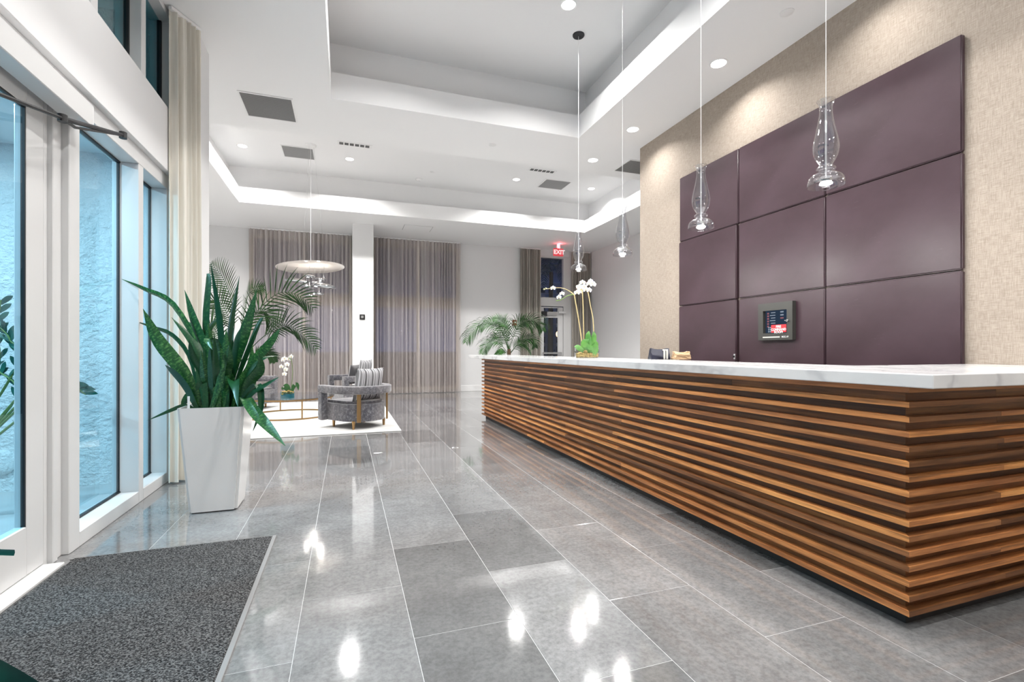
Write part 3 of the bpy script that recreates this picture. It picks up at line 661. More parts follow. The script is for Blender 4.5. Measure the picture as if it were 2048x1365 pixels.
# ------------------------------------------------------------ chandelier
cc = Vector((-.617,9.45,2.66)); cc = at_d(621.5, 535, 8.75)
ch = thing('chandelier', 'modern chandelier with tilted glowing disc and chrome pebbles', 'chandelier', cc)
tilt = Matrix.Rotation(R(-3.5),4,'Y') @ Matrix.Rotation(R(-2.5),4,'X') @ Matrix.Rotation(0,4,'Z')
dr = .585
o = MB().lathe([(0,.014),(dr*.6,.012),(dr*.97,.006),(dr,.001),(dr*.985,-.003),(dr*.5,.001),(0,.002)], 48).build('disc', mat('disc_white', (.62,.58,.54), .1, spec=1.0), ch, True); o.matrix_local = tilt
RP = Matrix.Rotation(-TH,3,'Z')
peb = [((357,612),(105,19),.05,-4),((452,604),(25,8),.0,0),((1,1),(1,1),0,0)]
pebs = [(592,562,45,10,-.05,5),(619,552.5,21,6,-.15,4),(613,572.5,27,7.5,.1,6),(641,558.5,22,6.5,.15,3),(648,572.5,47,11,-.1,7),(619,592,20.5,6,0,4),(638.5,588,19,6,.1,3),(630,565,15,5,.0,0)]
for (px, py, w, hh, dd_, tl) in pebs:
    d = 8.75+dd_*2; p = at_d(px, py, d)-cc; rx = w/2/F*d; rz = max(hh/2/F*d, .022)
    mt = (Matrix.Rotation(-TH,3,'Z') @ Matrix.Rotation(R(tl*1.2),3,'Y'))
    MB().ellipsoid(p, rx, rx*.72, rz, mt, 24, 12).build('pebble', M['smoky_chrome'], ch, True)
    MB().tube([p+Vector((0,0,rz)), (p.x,p.y,.0)], .0018, 5).build('wire', M['steel'], ch)
MB().tube([(0,0,0),(0,0,ZT-cc.z-.03)], .004, 6).build('power_cable', M['trim'], ch)
for a in (0,120,240): MB().tube([(.25*math.cos(R(a)),.25*math.sin(R(a)),.01),(.05*math.cos(R(a)),.05*math.sin(R(a)),ZT-cc.z-.03)], .0012, 5).build('wire', M['steel'], ch)
MB().lathe([(0,ZT-cc.z-.04),(.09,ZT-cc.z-.04),(.1,ZT-cc.z)], 24).build('canopy', M['trim'], ch, True)
for (px, py) in ((613,571),(641,562),(628,588)):
    p = at_d(px, py, 8.66)-cc; MB().ellipsoid(p, .014,.014,.014).build('bulb', M['lens'], ch, True)
    lamp('light', 'POINT', p+Vector((0,-.03,.06)), 8, ch, (1,.93,.86), .03)

# ------------------------------------------------------------ lounge furniture
RG = (-3.3, .743, 7.0, 11.5)
rg_ = tag(MB().bbox(RG[0],RG[1],RG[2],RG[3],.0005,.014,.004).build('area_rug', M['rug']), 'large off-white rug under the lounge chairs and table', 'rug')
def pillow(mb, w, h, d, n=14):
    v = []; f = []
    for sgn in (1,-1):
        b = len(v)
        for i in range(n+1):
            for j in range(n+1):
                x = -1+2*i/n; z = -1+2*j/n
                pin = 1-.07*(1-abs(x)**2)*0 - .06*(1-z*z)*(abs(x)**3) - .06*(1-x*x)*(abs(z)**3)*0
                ez = (1-x**4)*(1-z**4)
                v.append((x*w/2*(1-.06*(1-z*z)), sgn*d/2*max(ez,0)**.55, z*h/2*(1-.06*(1-x*x))))
        for i in range(n):
            for j in range(n):
                a = b+i*(n+1)+j; q_ = (a,a+n+1,a+n+2,a+1); f.append(q_ if sgn < 0 else q_[::-1])
    mb.add(v, f); return mb
def sweep(mb, path, hw, z0, z1, c=.02):       # rounded-rect section swept along plan path
    n = len(path); sec = [(-hw,z0+c),(-hw+c*.3,z0+c*.3),(-hw+c,z0),(hw-c,z0),(hw-c*.3,z0+c*.3),(hw,z0+c),(hw,z1-c),(hw-c*.3,z1-c*.3),(hw-c,z1),(-hw+c,z1),(-hw+c*.3,z1-c*.3),(-hw,z1-c)]; m = len(sec); v = []; f = []
    for i, p in enumerate(path):
        t = (Vector(path[min(i+1,n-1)])-Vector(path[max(i-1,0)])).normalized(); nn = Vector((-t.y,t.x))
        for s_, z in sec: v.append((p[0]+nn.x*s_, p[1]+nn.y*s_, z))
    for i in range(n-1):
        for k in range(m): f.append((i*m+k, i*m+(k+1)%m, (i+1)*m+(k+1)%m, (i+1)*m+k))
    f += [tuple(range(m))[::-1], tuple((n-1)*m+k for k in range(m))]; mb.add(v, f); return mb
def make_chair(label, loc, rz):
    t = thing('lounge_chair', label, 'armchair', loc, rz, 'round backed velvet lounge chairs'); B0, ST, A0, A1 = .125, .415, .525, .64; W = .385
    arc = [(-W*math.cos(a), -.06-W*math.sin(a)) for a in [math.pi*i/18 for i in range(19)]]
    path = [(-W,.40),(-W,.2),(-W,.05)] + arc + [(W,.05),(W,.2),(W,.40)]
    sweep(MB(), path, .052, A0, A1).build('arm_band', M['velvet'], t, True)
    for s_ in (-1,1): MB().bbox(s_*W-.052,s_*W+.052,.29,.40,B0-.005,A0+.01,.014).build('arm_post', M['velvet'], t, True)
    iw = .345; pl = [(-iw,.40)] + [(-iw*math.cos(a)*1.0, -.04-(iw+.01)*math.sin(a)) for a in [math.pi*i/18 for i in range(19)]] + [(iw,.40)]
    bm = bmesh.new(); vs_ = [bm.verts.new((x,y,B0)) for x, y in pl]; fc = bm.faces.new(vs_); ex = bmesh.ops.extrude_face_region(bm, geom=[fc])
    for v in ex['geom']:
        if isinstance(v, bmesh.types.BMVert): v.co.z = ST
    top = [e for e in bm.edges if all(abs(v.co.z-ST) < 1e-4 for v in e.verts)]; bmesh.ops.bevel(bm, geom=top, offset=.04, segments=4, affect='EDGES'); bmesh.ops.recalc_face_normals(bm, faces=bm.faces)
    mb = MB(); mb.bm(bm); mb.build('seat', M['velvet'], t, True)
    for a in (48, 132, 5, 175):
        r = R(a); x, y = -(W-.01)*math.cos(r), -.06-(W-.01)*math.sin(r)
        if a in (5,175): continue
        o = MB().bbox(-.028,.028,-.012,.012,B0-.005,A0+.02,.003).build('strap', M['bronze'], t); o.location = (x,y,0); o.rotation_euler = (0,0,math.atan2(y+.06,x)+R(90))
    for sx in (-1,1):
        for sy in (-1,1):
            o = MB().lathe([(.016,0),(.025,B0+.01)], 12).build('leg', M['bronze'], t, True); o.location = (sx*.27, sy*.24, .014)
            o.scale.z = (B0-.014)/B0
    return t
c1 = Vector((.18,7.63,0)); a1 = R(35)
make_chair('grey velvet lounge chair on the near corner of the rug', c1, a1)
c2 = Vector((.16,10.45,0)); a2 = R(112); make_chair('grey velvet lounge chair partly hidden behind the nearest chair', c2, a2)
c3 = Vector((-1.85,10.5,0)); a3 = R(-112); make_chair('pinkish grey velvet lounge chair half hidden behind the snake plant', c3, a3)
def cushion(label, base, ang, lx, ly, z, w, h, d, tiltx, material, tw=0, grp='scatter cushions on the lounge chairs'):
    m = Matrix.Rotation(ang,4,'Z') @ Matrix.Translation((lx,ly,z)) @ Matrix.Rotation(R(tw),4,'Z') @ Matrix.Rotation(R(tiltx),4,'X')
    o = pillow(MB(), w, h, d).build('cushion', material, None, True); o.matrix_world = Matrix.Translation(base) @ m; tag(o, label, 'cushion', grp)
cushion('black and grey striped cushion on the nearest lounge chair', c1, a1, .02, -.20, .65, .56, .50, .15, 10, M['stripe'], 8)
cushion('black and grey striped cushion on the far chair beside the column', c2, a2, -.06, -.19, .69, .54, .54, .14, 8, M['stripe'], -48)
cushion('small dark velvet cushion leaning on the far striped cushion', c2, a2, .04, .0, .65, .44, .42, .12, 10, M['dark_velvet'], -48)
# coffee table
TC = Vector((-.93,9.25,.014)); tr = .70; th_ = .34
ct2 = thing('coffee_table', 'round glass coffee table with bronze hoops on the rug', 'coffee table', TC)
def ring(mb, r, z, hw, hh, n=48): mb.lathe([(r-hw,z-hh),(r+hw,z-hh),(r+hw,z+hh),(r-hw,z+hh)], n, closed=True); return mb
ring(MB(), tr, .012, .012, .012).build('base_ring', M['bronze'], ct2); ring(MB(), tr, th_-.02, .012, .012).build('top_ring', M['bronze'], ct2)
for a in (20,110,200,290): MB().bbox(-.011,.011,-.011,.011,.02,th_-.03,.002).build('post', M['bronze'], ct2).location = (tr*math.cos(R(a)), tr*math.sin(R(a)), 0)
MB().lathe([(0,th_-.008),(tr+.03,th_-.008),(tr+.03,th_+.004),(0,th_+.004)], 64).build('glass_top', M['table_glass'], ct2, False)

# ------------------------------------------------------------ plants
def flower(mb_p, mb_c, c, facing, s, rg):
    fz = Vector(facing).normalized(); x = fz.cross(Vector((0,0,1))).normalized(); y = x.cross(fz)
    for k, (ang, L_, w_) in enumerate(((90,1,.5),(210,.95,.45),(330,.95,.45),(15,1.0,.85),(165,1.0,.85))):
        a = R(ang); d = x*math.cos(a)+y*math.sin(a); sd = fz.cross(d)
        pts = [Vector(c)+d*s*L_*t+fz*s*.12*(1-(t-.5)**2*4) for t in (0.05,.35,.7,1)]
        mb_p.ribbon(pts, [s*.1*w_, s*.5*w_, s*.55*w_, s*.12*w_], sd, .08)
    mb_c.ellipsoid(Vector(c)+fz*s*.15, s*.16, s*.16, s*.16, None, 8, 6)
def leaf(parent, pts, w, side, material, n=12, fold=.25, name='leaf', prof=None, tip=0.02):
    P = smoothpath(pts, n); ws = []
    for i in range(n+1):
        t = i/n; ws.append(w*((.55+.45*min(t/.35,1)) if t < .55 else max(1-((t-.55)/.45)**1.7, tip)))
    return MB().ribbon(P, ws, side, fold).build(name, material, parent, True, fix=False)

# tall white planter with snake plant
PC = Vector((-.905,4.10,0))
pl = thing('tall_planter', 'tall tapered glossy white planter beside the entrance glazing', 'planter', PC)
hb, ht, hz = .152, .208, .755
bm = bmesh.new(); b_ = [bm.verts.new((sx*hb,sy*hb,.008)) for sx, sy in ((-1,-1),(1,-1),(1,1),(-1,1))]; t_ = [bm.verts.new((sx*ht,sy*ht,hz)) for sx, sy in ((-1,-1),(1,-1),(1,1),(-1,1))]
i_ = [bm.verts.new((sx*(ht-.012),sy*(ht-.012),hz)) for sx, sy in ((-1,-1),(1,-1),(1,1),(-1,1))]; j_ = [bm.verts.new((sx*(ht-.02),sy*(ht-.02),hz-.05)) for sx, sy in ((-1,-1),(1,-1),(1,1),(-1,1))]
bm.faces.new(b_[::-1])
for k in range(4):
    l = (k+1) % 4; bm.faces.new((b_[k],b_[l],t_[l],t_[k])); bm.faces.new((t_[k],t_[l],i_[l],i_[k])); bm.faces.new((i_[k],i_[l],j_[l],j_[k]))
bm.faces.new(j_); ed = [e for e in bm.edges if (e.verts[0] in b_ and e.verts[1] in t_) or (e.verts[1] in b_ and e.verts[0] in t_)]
bmesh.ops.bevel(bm, geom=ed, offset=.018, segments=4, affect='EDGES'); mb = MB(); mb.bm(bm); mb.build('pot', M['glossy_white'], pl, True)
for sx in (-1,1):
    for sy in (-1,1): MB().box(sx*.12-.015,sx*.12+.015,sy*.12-.015,sy*.12+.015,0,.01).build('foot', M['black'], pl)
sp_ = thing('snake_plant', 'large snake plant with upright green leaves in the tall white planter', 'plant', PC+Vector((0,0,hz-.05)))
MB().ellipsoid((0,0,-.0), .17,.17,.03).build('soil', M['soil'], sp_, True)
MB().bbox(-.16,-.145,-.14,-.137,.0,.13,.001).build('plant_tag', M['white_plastic'], sp_)
Dp = 3.56; base0 = sp_.location
snake = [  # pixel paths from base to tip, half width px, depth offset at the tip
 ([(405,815),(372,740),(330,660),(287,590),(288,620)],0,0)]
leaves = [
 ([(420,815),(395,700),(345,610),(290,580),(242,558)], 9, .05), ([(405,812),(365,745),(315,680),(286,618)], 17, -.15),
 ([(400,812),(380,720),(345,672),(303,655),(271,643)], 8, .1), ([(395,815),(370,775),(345,745),(330,730)], 13, -.2),
 ([(440,812),(415,720),(385,640),(369,580)], 15, .1), ([(415,815),(402,740),(390,690),(343,635)], 13, .05),
 ([(435,815),(418,735),(410,650),(416,560),(413,548)], 13, .1), ([(440,815),(442,700),(435,620),(421,525)], 11, -.05),
 ([(450,815),(452,720),(463,630),(479,552)], 10, .0), ([(448,815),(462,740),(490,660),(514,578)], 17, -.1),
 ([(455,815),(478,745),(495,700),(520,640),(534,637)], 9, .15), ([(460,815),(500,735),(540,685),(560,658)], 12, .1),
 ([(465,815),(500,740),(530,715),(564,712)], 10, .1), ([(470,815),(495,770),(520,740),(518,705)], 13, -.1),
 ([(475,815),(505,785),(530,770),(559,754)], 9, -.1), ([(430,815),(425,740),(412,680),(430,640),(440,650)], 10, .2),
 ([(410,815),(400,760),(395,725),(380,650),(379,648)], 9, .25), ([(425,812),(405,750),(385,715),(378,680)], 11, -.1),
 ([(452,812),(455,740),(460,680),(466,620)], 11, .15), ([(455,815),(463,745),(470,690),(482,655)], 12, -.2),
 ([(445,815),(450,750),(455,720),(458,690)], 14, -.22), ([(430,815),(426,770),(424,730),(420,690)], 13, -.2),
 ([(415,815),(412,775),(408,745),(402,700)], 12, -.15), ([(465,815),(480,770),(500,735),(505,690)], 12, .1),
 ([(440,815),(436,770),(432,740),(428,665)], 10, -.25), ([(478,815),(490,790),(505,762),(522,700)], 11, .2),
 ([(400,815),(385,790),(372,800),(363,818)], 11, .0), ([(395,812),(370,812),(340,822),(294,842)], 5, -.1),
 ([(455,800),(462,768),(472,770),(476,815)], 14, -.32), ([(480,805),(490,798),(510,825),(540,858),(571,893)], 14, -.35),
 ([(470,815),(500,780),(520,775),(522,820),(505,865)], 9, -.1), ([(420,812),(440,750),(432,690),(415,680),(425,700)], 12, -.28)]
rgp = random.Random(11)
for k in range(16):
    x0 = 405+rgp.uniform(0,75); x1 = x0+(x0-440)*rgp.uniform(.4,1.3); y1 = rgp.uniform(640,740); leaves.append(([(x0,815),((x0*2+x1)/3,770),((x0+2*x1)/3,y1+40),(x1,y1)], rgp.uniform(8,13), rgp.uniform(-.1,.3)))
for px_, w, dd_ in leaves:
    n = len(px_); pts = []
    bx, by = rgp.uniform(-.11,.11), rgp.uniform(-.11,.11)
    for k, (x, y) in enumerate(px_):
        t = k/(n-1); d = Dp+dd_*t+by*(1-t)*.7; pts.append(at_d(x, y, d)-base0)
    pts[0].z = min(pts[0].z, .01)
    ang = rgp.uniform(-.5,.5); side = Matrix.Rotation(-TH+ang,3,'Z') @ Vector((1,0,0)); tv = (pts[-1]-pts[0]).normalized()
    if abs(tv.x) > .75: side = Matrix.Rotation(-TH,3,'Z') @ Vector((.3,0,1))
    leaf(sp_, pts, w/F*Dp*.74, side, M['snake'], 14, rgp.uniform(.15,.4))

def frond(parent, pts, leaflen, material, n=26, droop=.5, spread=.8, w=.012, stem_r=.006, rg=random.Random(5), start=.3, roll=0):
    P = smoothpath(pts, 30); mb = MB(); m = len(P)
    for i in range(n):
        t = start+(1-start)*(i+.5)/n; k = min(int(t*(m-1)), m-2); p = P[k]*(1-(t*(m-1)-k))+P[k+1]*(t*(m-1)-k)
        tan = (P[min(k+1,m-1)]-P[max(k-1,0)]).normalized(); sd = tan.cross(Vector((0,0,1)))
        sd = sd.normalized() if sd.length > .1 else Vector((1,0,0)); up = sd.cross(tan); sd, up = sd*math.cos(R(roll))+up*math.sin(R(roll)), up*math.cos(R(roll))-sd*math.sin(R(roll))
        L_ = leaflen*math.sin(math.pi*min(.12+.9*(t-start)/(1-start),1))**.6*rg.uniform(.85,1.1)
        for s_ in (-1,1):
            d = (sd*s_*spread + tan*.75 + up*.15).normalized(); pp = [p]
            for q_ in range(1,5):
                d = (d+Vector((0,0,-droop*.25*q_*.6))).normalized(); pp.append(pp[-1]+d*L_/4)
            ww = w*rg.uniform(.8,1.15)
            mb.ribbon(pp, [ww*.5,ww,ww*.85,ww*.55,ww*.06], tan, .12)
    mb.tube(P, [stem_r*(1-.75*i/(m-1)) for i in range(m)], 6)
    return mb.build('frond', material, parent, True, fix=False)
# near kentia palm behind the planter
kc = Vector((-1.42,6.55,0)); Dk = 5.75
kp = thing('round_planter', 'round white planter hidden behind the tall white planter', 'planter', kc); MB().lathe([(.15,0),(.2,.4),(.205,.42),(.19,.42),(.18,.36),(0,.36)], 32).build('pot', M['glossy_white'], kp, True)
ka = thing('kentia_palm', 'green kentia palm with arching fronds behind the snake plant', 'palm', kc+Vector((0,0,.36)))
MB().lathe([(.18,0),(0,.02)], 20).build('soil', M['soil'], ka)
MB().tube([(0,0,0),(.02,0,.25),(.03,.02,.5)], [.035,.028,.018], 8).build('stem', M['stem'], ka, True)
kf = [([(462,745),(485,690),(505,635),(555,588),(598,592),(632,622)],.40,0,.5,.3), ([(468,745),(500,700),(540,664),(570,650),(605,668),(636,704)],.34,-.2,.6,.4),
 ([(458,745),(468,660),(462,600),(445,555),(420,525)],.30,.3,.5,.35), ([(458,745),(462,680),(455,630),(432,600),(405,612)],.34,.1,.6,.3),
 ([(462,745),(490,680),(515,625),(540,635),(552,690)],.32,.5,.8,.3), ([(466,745),(500,715),(520,704),(538,708),(552,726)],.16,.2,.6,.35),
 ([(455,745),(445,700),(430,660),(418,650),(405,680)],.30,-.1,.7,.3), ([(460,745),(475,680),(490,620),(500,585),(530,575)],.26,.6,.5,.35)]
for px_, ll, dd_, dr_, st in kf:
    n = len(px_); pts = [at_d(x,y,Dk+dd_*k/(n-1))-ka.location for k,(x,y) in enumerate(px_)]; pts[0] = Vector((.0,0,.35)); frond(ka, pts, ll*.86, M['palm'], 24, dr_*.6, .85, .0085, start=st, roll=72)
# far palm
Df = 11.2; fb_ = at_d(1018, 712, Df); fc = Vector((fb_.x, fb_.y, 0))
fp_ = thing('round_planter', 'planter hidden behind the reception desk under the far palm', 'planter', fc); MB().lathe([(.2,0),(.25,.5),(.25,.52),(.235,.52),(.22,.46),(0,.46)], 32).build('pot', M['glossy_white'], fp_, True)
fa_ = thing('kentia_palm', 'bushy palm near the exit door, rising behind the counter end', 'palm', fc+Vector((0,0,.46))); MB().lathe([(.22,0),(0,.02)], 20).build('soil', M['soil'], fa_)
MB().tube([(0,0,0),(0,0,.35),(0,0,.72)], [.07,.055,.04], 10).build('stem', M['trunk'], fa_, True)
ff = [([(1014,690),(1000,658),(968,648),(942,664),(930,688)],.36,-.3,.9), ([(1015,690),(996,652),(976,645),(957,657)],.3,.3,.8), ([(1022,690),(1036,654),(1060,640),(1078,648),(1086,664)],.34,.1,.8), ([(1020,690),(1032,655),(1050,644),(1067,662)],.34,-.5,.9),
 ([(1012,702),(995,684),(975,687),(962,710)],.3,-.3,.8), ([(1024,702),(1045,680),(1065,678),(1071,696)],.3,.1,.8), ([(1022,706),(1036,690),(1052,690),(1061,712)],.3,-.5,.8), ([(1016,700),(1006,676),(988,674),(976,690)],.3,.4,.8), ([(1018,700),(1010,660),(1005,645),(988,640)],.26,.5,.6), ([(1018,700),(1016,660),(1000,640),(985,638)],.2,.0,.5), ([(1016,708),(1005,702),(998,706),(990,715)],.2,-.4,.7)]
for px_, ll, dd_, dr_ in ff:
    n = len(px_); pts = [Vector((0,0,.6))]+[at_d(x,y,Df+dd_*k/(n-1))-fa_.location for k,(x,y) in enumerate(px_)]; frond(fa_, pts, ll*1.15, M['palm'], 24, dr_*1.1, .7, .010, .008, start=.35, roll=60)

# orchid on the counter
oc = Vector((2.62,4.95,CZ))
ov = thing('glass_vase', 'low rectangular glass vase on the marble counter', 'vase', oc); 
def openbox(w, d, h, t): 
    mb = MB(); mb.box(-w,w,-d,d,0,t).box(-w,w,-d,-d+t,t,h).box(-w,w,d-t,d,t,h).box(-w,-w+t,-d+t,d-t,t,h).box(w-t,w,-d+t,d-t,t,h); return mb
openbox(.135,.06,.125,.005).build('glass', M['clear_glass'], ov, fix=False); ov.rotation_euler = (0,0,-TH)
oo = thing('orchid', 'white orchid with three canes in the glass vase on the counter', 'orchid', oc+Vector((0,0,.006)))
mo = MB(); rgo = random.Random(2)
for k in range(26): mo.ellipsoid((rgo.uniform(-.10,.10)*C+0, rgo.uniform(-.035,.035)-0, rgo.uniform(.02,.11)), .028,.022,.02, None, 8, 6)
MB().bbox(-.125,.125,-.05,.05,0,.055,.01).build('root_bed', M['moss'], oo).rotation_euler = (0,0,-TH); m_ = mo.build('moss', M['moss'], oo, True); m_.rotation_euler = (0,0,0)
Do = 5.53; A = lambda x, y, dd=0: at_d(x, y, Do+dd)-oo.location
stems = [[(1166,700),(1158,645),(1150,600),(1147,589),(1130,578),(1112,576),(1088,579)], [(1168,700),(1167,645),(1165,590),(1163,578)], [(1188,685),(1186,640),(1180,608),(1177,590),(1172,572)], [(1147,589),(1135,592),(1122,600),(1112,602)]]
for s_ in stems: MB().tube(smoothpath([A(x,y) for x,y in s_], 16), [.007]*10+[.004]*7 if len(s_) > 5 else .006, 6).build('cane', M['cane'] if len(s_) != 4 or s_[0][1] > 690 else M['stem'], oo, True)
fl_ = [(1165,566,0),(1158,574,.03),(1168,574,-.03),(1160,580,0),(1178,568,.02),(1184,567,-.02),(1186,570,.03),(1172,580,-.03),(1178,581,0),(1154,586,.02),(1106,577,0),(1118,595,0),(1124,588,.02),(1161,585,.05),(1181,563,.0)]
for k, (x, y, dd_) in enumerate(fl_):
    a_, b_ = MB(), MB(); flower(a_, b_, A(x,y,dd_), (-.33+rgo.uniform(-.6,.6),-.9,rgo.uniform(-.4,.3)), .038 if k < 10 else .032, rgo); f_ = a_.build('flower', M['petal'], oo, True, fix=False); b_.build('flower_core', M['petal_core'], f_, True)
for x, y in ((1088,579),(1092,577)): MB().ellipsoid(A(x,y), .01,.01,.008).build('bud', M['bud'], oo, True)
for pts_, w_ in (([(1180,705),(1178,690),(1176,672),(1178,662)],.035),([(1182,705),(1186,690),(1188,672),(1187,663)],.03),([(1180,706),(1172,697),(1170,685),(1178,678)],.05),([(1182,706),(1188,700),(1190,688),(1186,684)],.045),([(1178,700),(1184,692),(1190,700),(1187,716)],.045),([(1170,705),(1160,698),(1154,694),(1148,694)],.03)):
    leaf(oo, [A(x,y,-.03-.02*rgo.random()) for x,y in pts_], w_, Matrix.Rotation(-TH+rgo.uniform(-.4,.4),3,'Z') @ Vector((1,0,.2)), M['orchid_leaf'], 10, .15)
# orchid on the coffee table
tp = on_z(575, 800, th_+.02); tc = Vector((tp.x, tp.y, th_+.019))
gb = thing('glass_bowl', 'blue-green glass bowl on the coffee table', 'bowl', tc); MB().lathe([(0,0),(.1,0),(.105,.02),(.105,.13),(.1,.13),(.1,.025),(0,.008)], 32).build('glass', M['blue_glass'], gb, True)
o2 = thing('orchid', 'small white orchid growing in the blue glass bowl on the coffee table', 'orchid', tc+Vector((0,0,.009)))
MB().lathe([(0,0),(.095,.02),(.098,.085),(0,.09)], 24).build('gravel', mat('gravel', (.04,.16,.18), .5), o2, True)
mo = MB()
for k in range(22): mo.ellipsoid((rgo.uniform(-.075,.075), rgo.uniform(-.075,.075), rgo.uniform(.09,.135)), .028,.022,.02, None, 8, 6)
mo.build('moss', M['moss'], o2, True)
Dt = (tc.x*S+tc.y*C); A2 = lambda x, y, dd=0: at_d(x, y, Dt+dd)-o2.location
MB().tube(smoothpath([A2(583,778),(A2(585,745)),A2(583,722),A2(577,716)], 14), .005, 6).build('cane', M['stem'], o2, True)
for x, y, dd_ in ((583,714,0),(578,719,.02),(569,718,0),(566,721,.03),(574,729,0),(563,734,0),(571,740,-.02),(569,749,.02),(575,730,-.03),(572,739,.03)):
    a_, b_ = MB(), MB(); flower(a_, b_, A2(x,y,dd_), (-.33+rgo.uniform(-.5,.5),-.9,rgo.uniform(-.3,.2)), .046, rgo); f_ = a_.build('flower', M['petal'], o2, True, fix=False); b_.build('flower_core', M['petal_core'], f_, True)
for pts_, w_ in (([(583,785),(588,772),(595,770),(597,782)],.035),([(575,782),(568,776),(563,780)],.03),([(580,782),(574,772),(566,772)],.03)): leaf(o2, [A2(x,y,-.02) for x,y in pts_], w_, (.9,-.3,.3), mat('dark_leaf', (.02,.1,.02), .4), 8, .2)

# ------------------------------------------------------------ small things on the counter
bp = Vector((2.80, 4.02, CZ)); bg = thing('lunch_bag', 'navy rolled top bag with pale straps on the counter', 'bag', at_d(1318, 720, 4.9)*1.0, -TH); bg.location.z = CZ
def sack(w, d, h, rx, seed):
    rg = random.Random(seed); bm = bmesh.new(); bmesh.ops.create_cube(bm, size=1); bmesh.ops.subdivide_edges(bm, edges=bm.edges[:], cuts=5, use_grid_fill=True)
    for v in bm.verts:
        z = v.co.z+.5; pinch = 1-.55*max(0,(z-.35)/.65)
        v.co = (v.co.x*w*(1-.06*z)+rg.uniform(-1,1)*rx, v.co.y*d*pinch+rg.uniform(-1,1)*rx, max(0, z*h+(rg.uniform(-1,1)*rx if z > .05 else 0)+ (abs(v.co.x*2)**2*h*.14*z)))
    mb = MB(); mb.bm(bm); return mb
sack(.19,.12,.098,.004,3).build('body', M['navy_bag'], bg, True)
for x in (.035,.062): MB().bbox(x-.009,x+.009,-.068,-.058,.002,.085,.002).bbox(x-.009,x+.009,-.066,.03,.085,.1,.002).build('strap', M['strap_white'], bg)
pb = thing('paper_bag', 'crumpled brown paper bag beside the navy bag', 'bag', at_d(1362, 720, 4.85), -TH+.1); pb.location.z = CZ; sack(.165,.10,.07,.0045,9).build('body', M['paper_bag'], pb, False)
MB().prism([(-.08,-.04),(.08,-.04),(.07,-.052),(-.07,-.052)], .036, .05).build('folded_flap', M['paper_bag'], pb)

# ------------------------------------------------------------ entrance mat and foreground plant
mt_ = thing('entrance_mat', 'dark grey speckled entrance mat in front of the glass door', 'mat', (-.935,1.6,0))
MB().bbox(-.49,.50,-2.2,1.70,.001,.012,.004).build('pile', M['mat'], mt_); 
MB().bbox(.50,.522,-2.22,1.715,.001,.008,.002).build('edge_strip', M['mat_edge'], mt_); MB().bbox(-.51,.5,1.70,1.715,.001,.007,.002).build('edge_strip', M['mat_edge'], mt_)
fpc = Vector((-1.14,1.12,.013)); fpt = thing('blue_planter', 'blue planter at the near side of the door, mostly out of view', 'planter', fpc); MB().lathe([(.11,0),(.15,.26),(.152,.28),(.138,.28),(.13,.24),(0,.24)], 32).build('pot', mat('blue_glaze', (.05,.13,.3), .2), fpt, True)
fpl = thing('snake_plant', 'dark green leaves poking in at the lower left corner', 'plant', fpc+Vector((0,0,.24))); MB().lathe([(.13,0),(0,.015)], 16).build('soil', M['soil'], fpl)
lf = lambda *p: [Vector(p_)-fpl.location for p_ in p]
leaf(fpl, lf((-1.08,1.15,.26),(-1.1,1.3,.5),tuple(at_d(-110,1118,1.32)),tuple(at_d(30,1106,1.32))), .020, (.1,.1,1), M['zz'], 14, .2, tip=.4)
leaf(fpl, lf((-1.06,1.13,.26),tuple(at_d(-160,1350,1.1)),tuple(at_d(-60,1340,1.1)),tuple(at_d(20,1360,1.1)),tuple(at_d(130,1400,1.1))), .045, (0,.1,1), M['zz'], 14, .2, tip=.2)
for k in range(9):
    a = k*.7; r = rgp.uniform(.1,.3); leaf(fpl, [Vector((.05*math.cos(a),.05*math.sin(a),.0)), Vector((r*.4*math.cos(a)-.03,r*.4*math.sin(a)-.03,.3)), Vector((r*math.cos(a)-.12,r*math.sin(a)-.08,rgp.uniform(.45,.7)))], .03, (math.sin(a),-math.cos(a),0), M['zz'], 10, .25)

# ------------------------------------------------------------ outside the entrance
zc = Vector((-2.60,4.35,-.02)); zp = thing('outdoor_planter', 'planter outside the entrance glass under the leafy stems', 'planter', zc); MB().lathe([(.14,0),(.19,.34),(.195,.36),(.18,.36),(.17,.3),(0,.3)], 28).build('pot', M['glossy_white'], zp, True)
zz = thing('zz_plant', 'leafy plant with arching stems outside the entrance door glass', 'plant', zc+Vector((0,0,.3))); MB().lathe([(.17,0),(0,.015)], 16).build('soil', M['soil'], zz)
zst = [([(40,860),(-10,760),(-5,660),(2,600)]),([(40,860),(30,740),(20,680),(0,655)]),([(50,860),(60,760),(30,690),(-20,670)]),([(50,860),(75,780),(100,735),(90,700)]),([(55,860),(100,790),(140,770),(172,790)]),([(45,860),(30,800),(0,745),(-30,740)]),([(50,860),(80,760),(90,690),(60,640)])]
zd = zc.x*S+zc.y*C
for s_ in zst:
    P = [Vector((0,0,0))]+[at_d(x,y,zd)-zz.location for x,y in s_[1:]]; P = smoothpath(P, 20); MB().tube(P, [.009*(1-.6*i/20) for i in range(21)], 6).build('stem', M['stem'], zz, True)
    for i in range(7, 21, 2):
        t = (P[min(i+1,20)]-P[i-1]).normalized()
        for sg_ in (-1,1):
            d = (t*.6+(Matrix.Rotation(-TH,3,'Z') @ Vector((sg_*.8,rgp.uniform(-.4,.4),.5)))).normalized(); L_ = .10
            leaf(zz, [P[i], P[i]+d*L_*.5, P[i]+d*L_+Vector((0,0,-.015))], .017, t.cross(d).cross(d)+Vector((.01,0,.02)), M['zz'], 6, .15)
rp = on_y(5, 925, YP0-.05); rd = thing('wall_roundel', 'pale round disc fixed low on the stucco wall outside', 'wall fitting', rp)
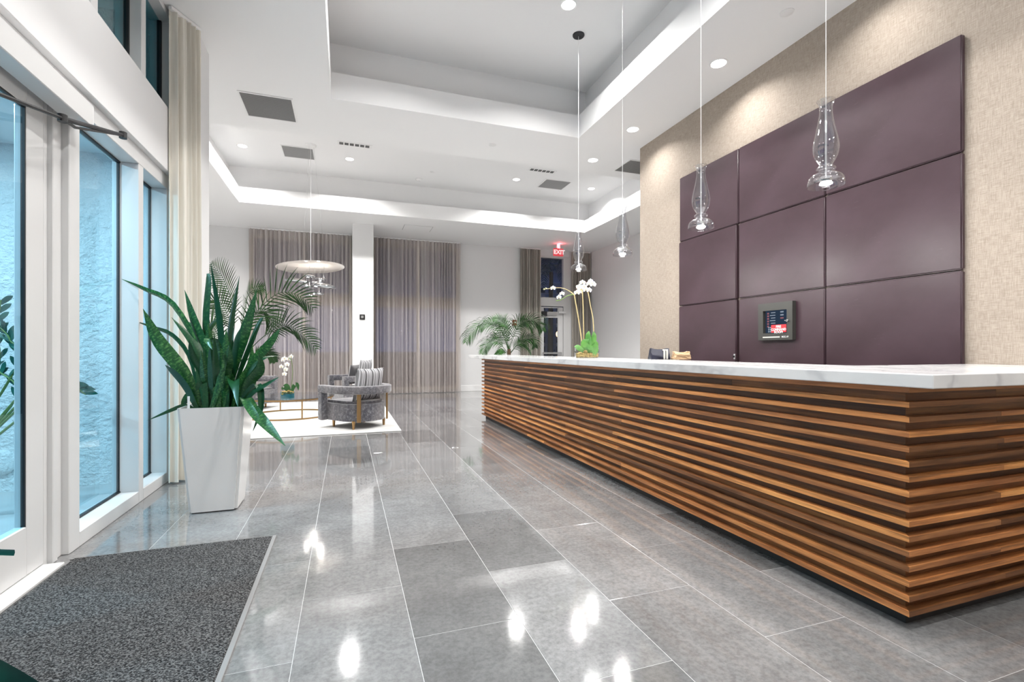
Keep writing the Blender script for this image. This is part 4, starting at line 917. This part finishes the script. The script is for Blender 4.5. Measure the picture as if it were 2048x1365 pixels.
o = MB().lathe([(0,.03),(.085,.028),(.1,.015),(.1,0),(0,0)], 32).build('disc', M['stucco'], rd, True); o.rotation_euler = (R(90),0,0)
# ------------------------------------------------------------ outside the back windows
struct(MB().box(-60, 120, YB+.2, 300, -.3, -.15).build('ground_exterior', M['ground']), 'dark ground outside the back windows')
for lab, x0, x1, y0, hh in (('pale apartment tower seen through the exit door, right', 53.5, 68, 130, 20), ('pale apartment tower seen through the exit door, left', 37, 49.5, 118, 15)):
    t = thing('apartment_tower', lab, 'building', ((x0+x1)/2, y0+6, -.15), 0, 'towers outside'); MB().box((x0-x1)/2,(x1-x0)/2,-6,6,0,hh).build('facade', M['tower'], t); MB().box((x0-x1)/2-.3,(x1-x0)/2+.3,-6.3,6.3,hh,hh+1).build('roof_edge', M['frame'], t)
    for k in range(int(hh//3)): MB().box((x0-x1)/2-.1,(x1-x0)/2+.1,-6.5,-6,3*k+2.7,3*k+2.95).build('balcony_slab', M['frame'], t)
q_ = at_d(1100, 690, 17.0); pt = thing('outdoor_palm', 'dark palm tree outside the exit door', 'palm', (q_.x, q_.y, -.15)); top = at_d(1108, 545, 17.0).z+.15
MB().tube([(0,0,0),(.02,0,top*.5),(.05,0,top)], [.11,.09,.07], 10).build('trunk', M['trunk'], pt, True)
for k in range(11):
    a = k/11*6.28+.2; frond(pt, [Vector((.05,0,top)), Vector((.5*math.cos(a),.5*math.sin(a),top+.35)), Vector((1.0*math.cos(a),1.0*math.sin(a),top+.2)), Vector((1.4*math.cos(a),1.4*math.sin(a),top-.35))], .4, M['night_palm'], 18, .5, .8, .02, .01, start=.2)
for i, (px, py, d) in enumerate(((1117,672,30),)):
    q_ = at_d(px, py, d); sl = thing('street_lamp', 'glowing street lamp outside the exit door', 'street lamp', (q_.x,q_.y,-.15)); MB().tube([(0,0,0),(0,0,q_.z)], .05, 8).build('pole', M['darkmetal'], sl, True); MB().ellipsoid((0,0,q_.z+.25), .16,.16,.2).build('globe', M['city_lamp'], sl, True)
for i, (px, d) in enumerate(((1090,24),(1112,26),(1120,28))):
    q_ = at_d(px, 700, d); bs = thing('garden_shrub', 'dark garden shrub outside the exit door, %s' % ('left','middle','right')[i], 'shrub', (q_.x,q_.y,-.15), 0, 'shrubs outside'); mb = MB()
    for k in range(160):
        c_ = Vector((rgp.gauss(0,.25), rgp.gauss(0,.25), abs(rgp.gauss(.5,.3)))); d_ = Vector((rgp.uniform(-1,1),rgp.uniform(-1,1),rgp.uniform(-.2,1))).normalized()*.16; mb.ribbon([c_, c_+d_*.5, c_+d_], [.01,.035,.004], d_.cross(Vector((.3,.2,1))), .1)
    mb.build('foliage', M['night_palm'], bs, fix=False)
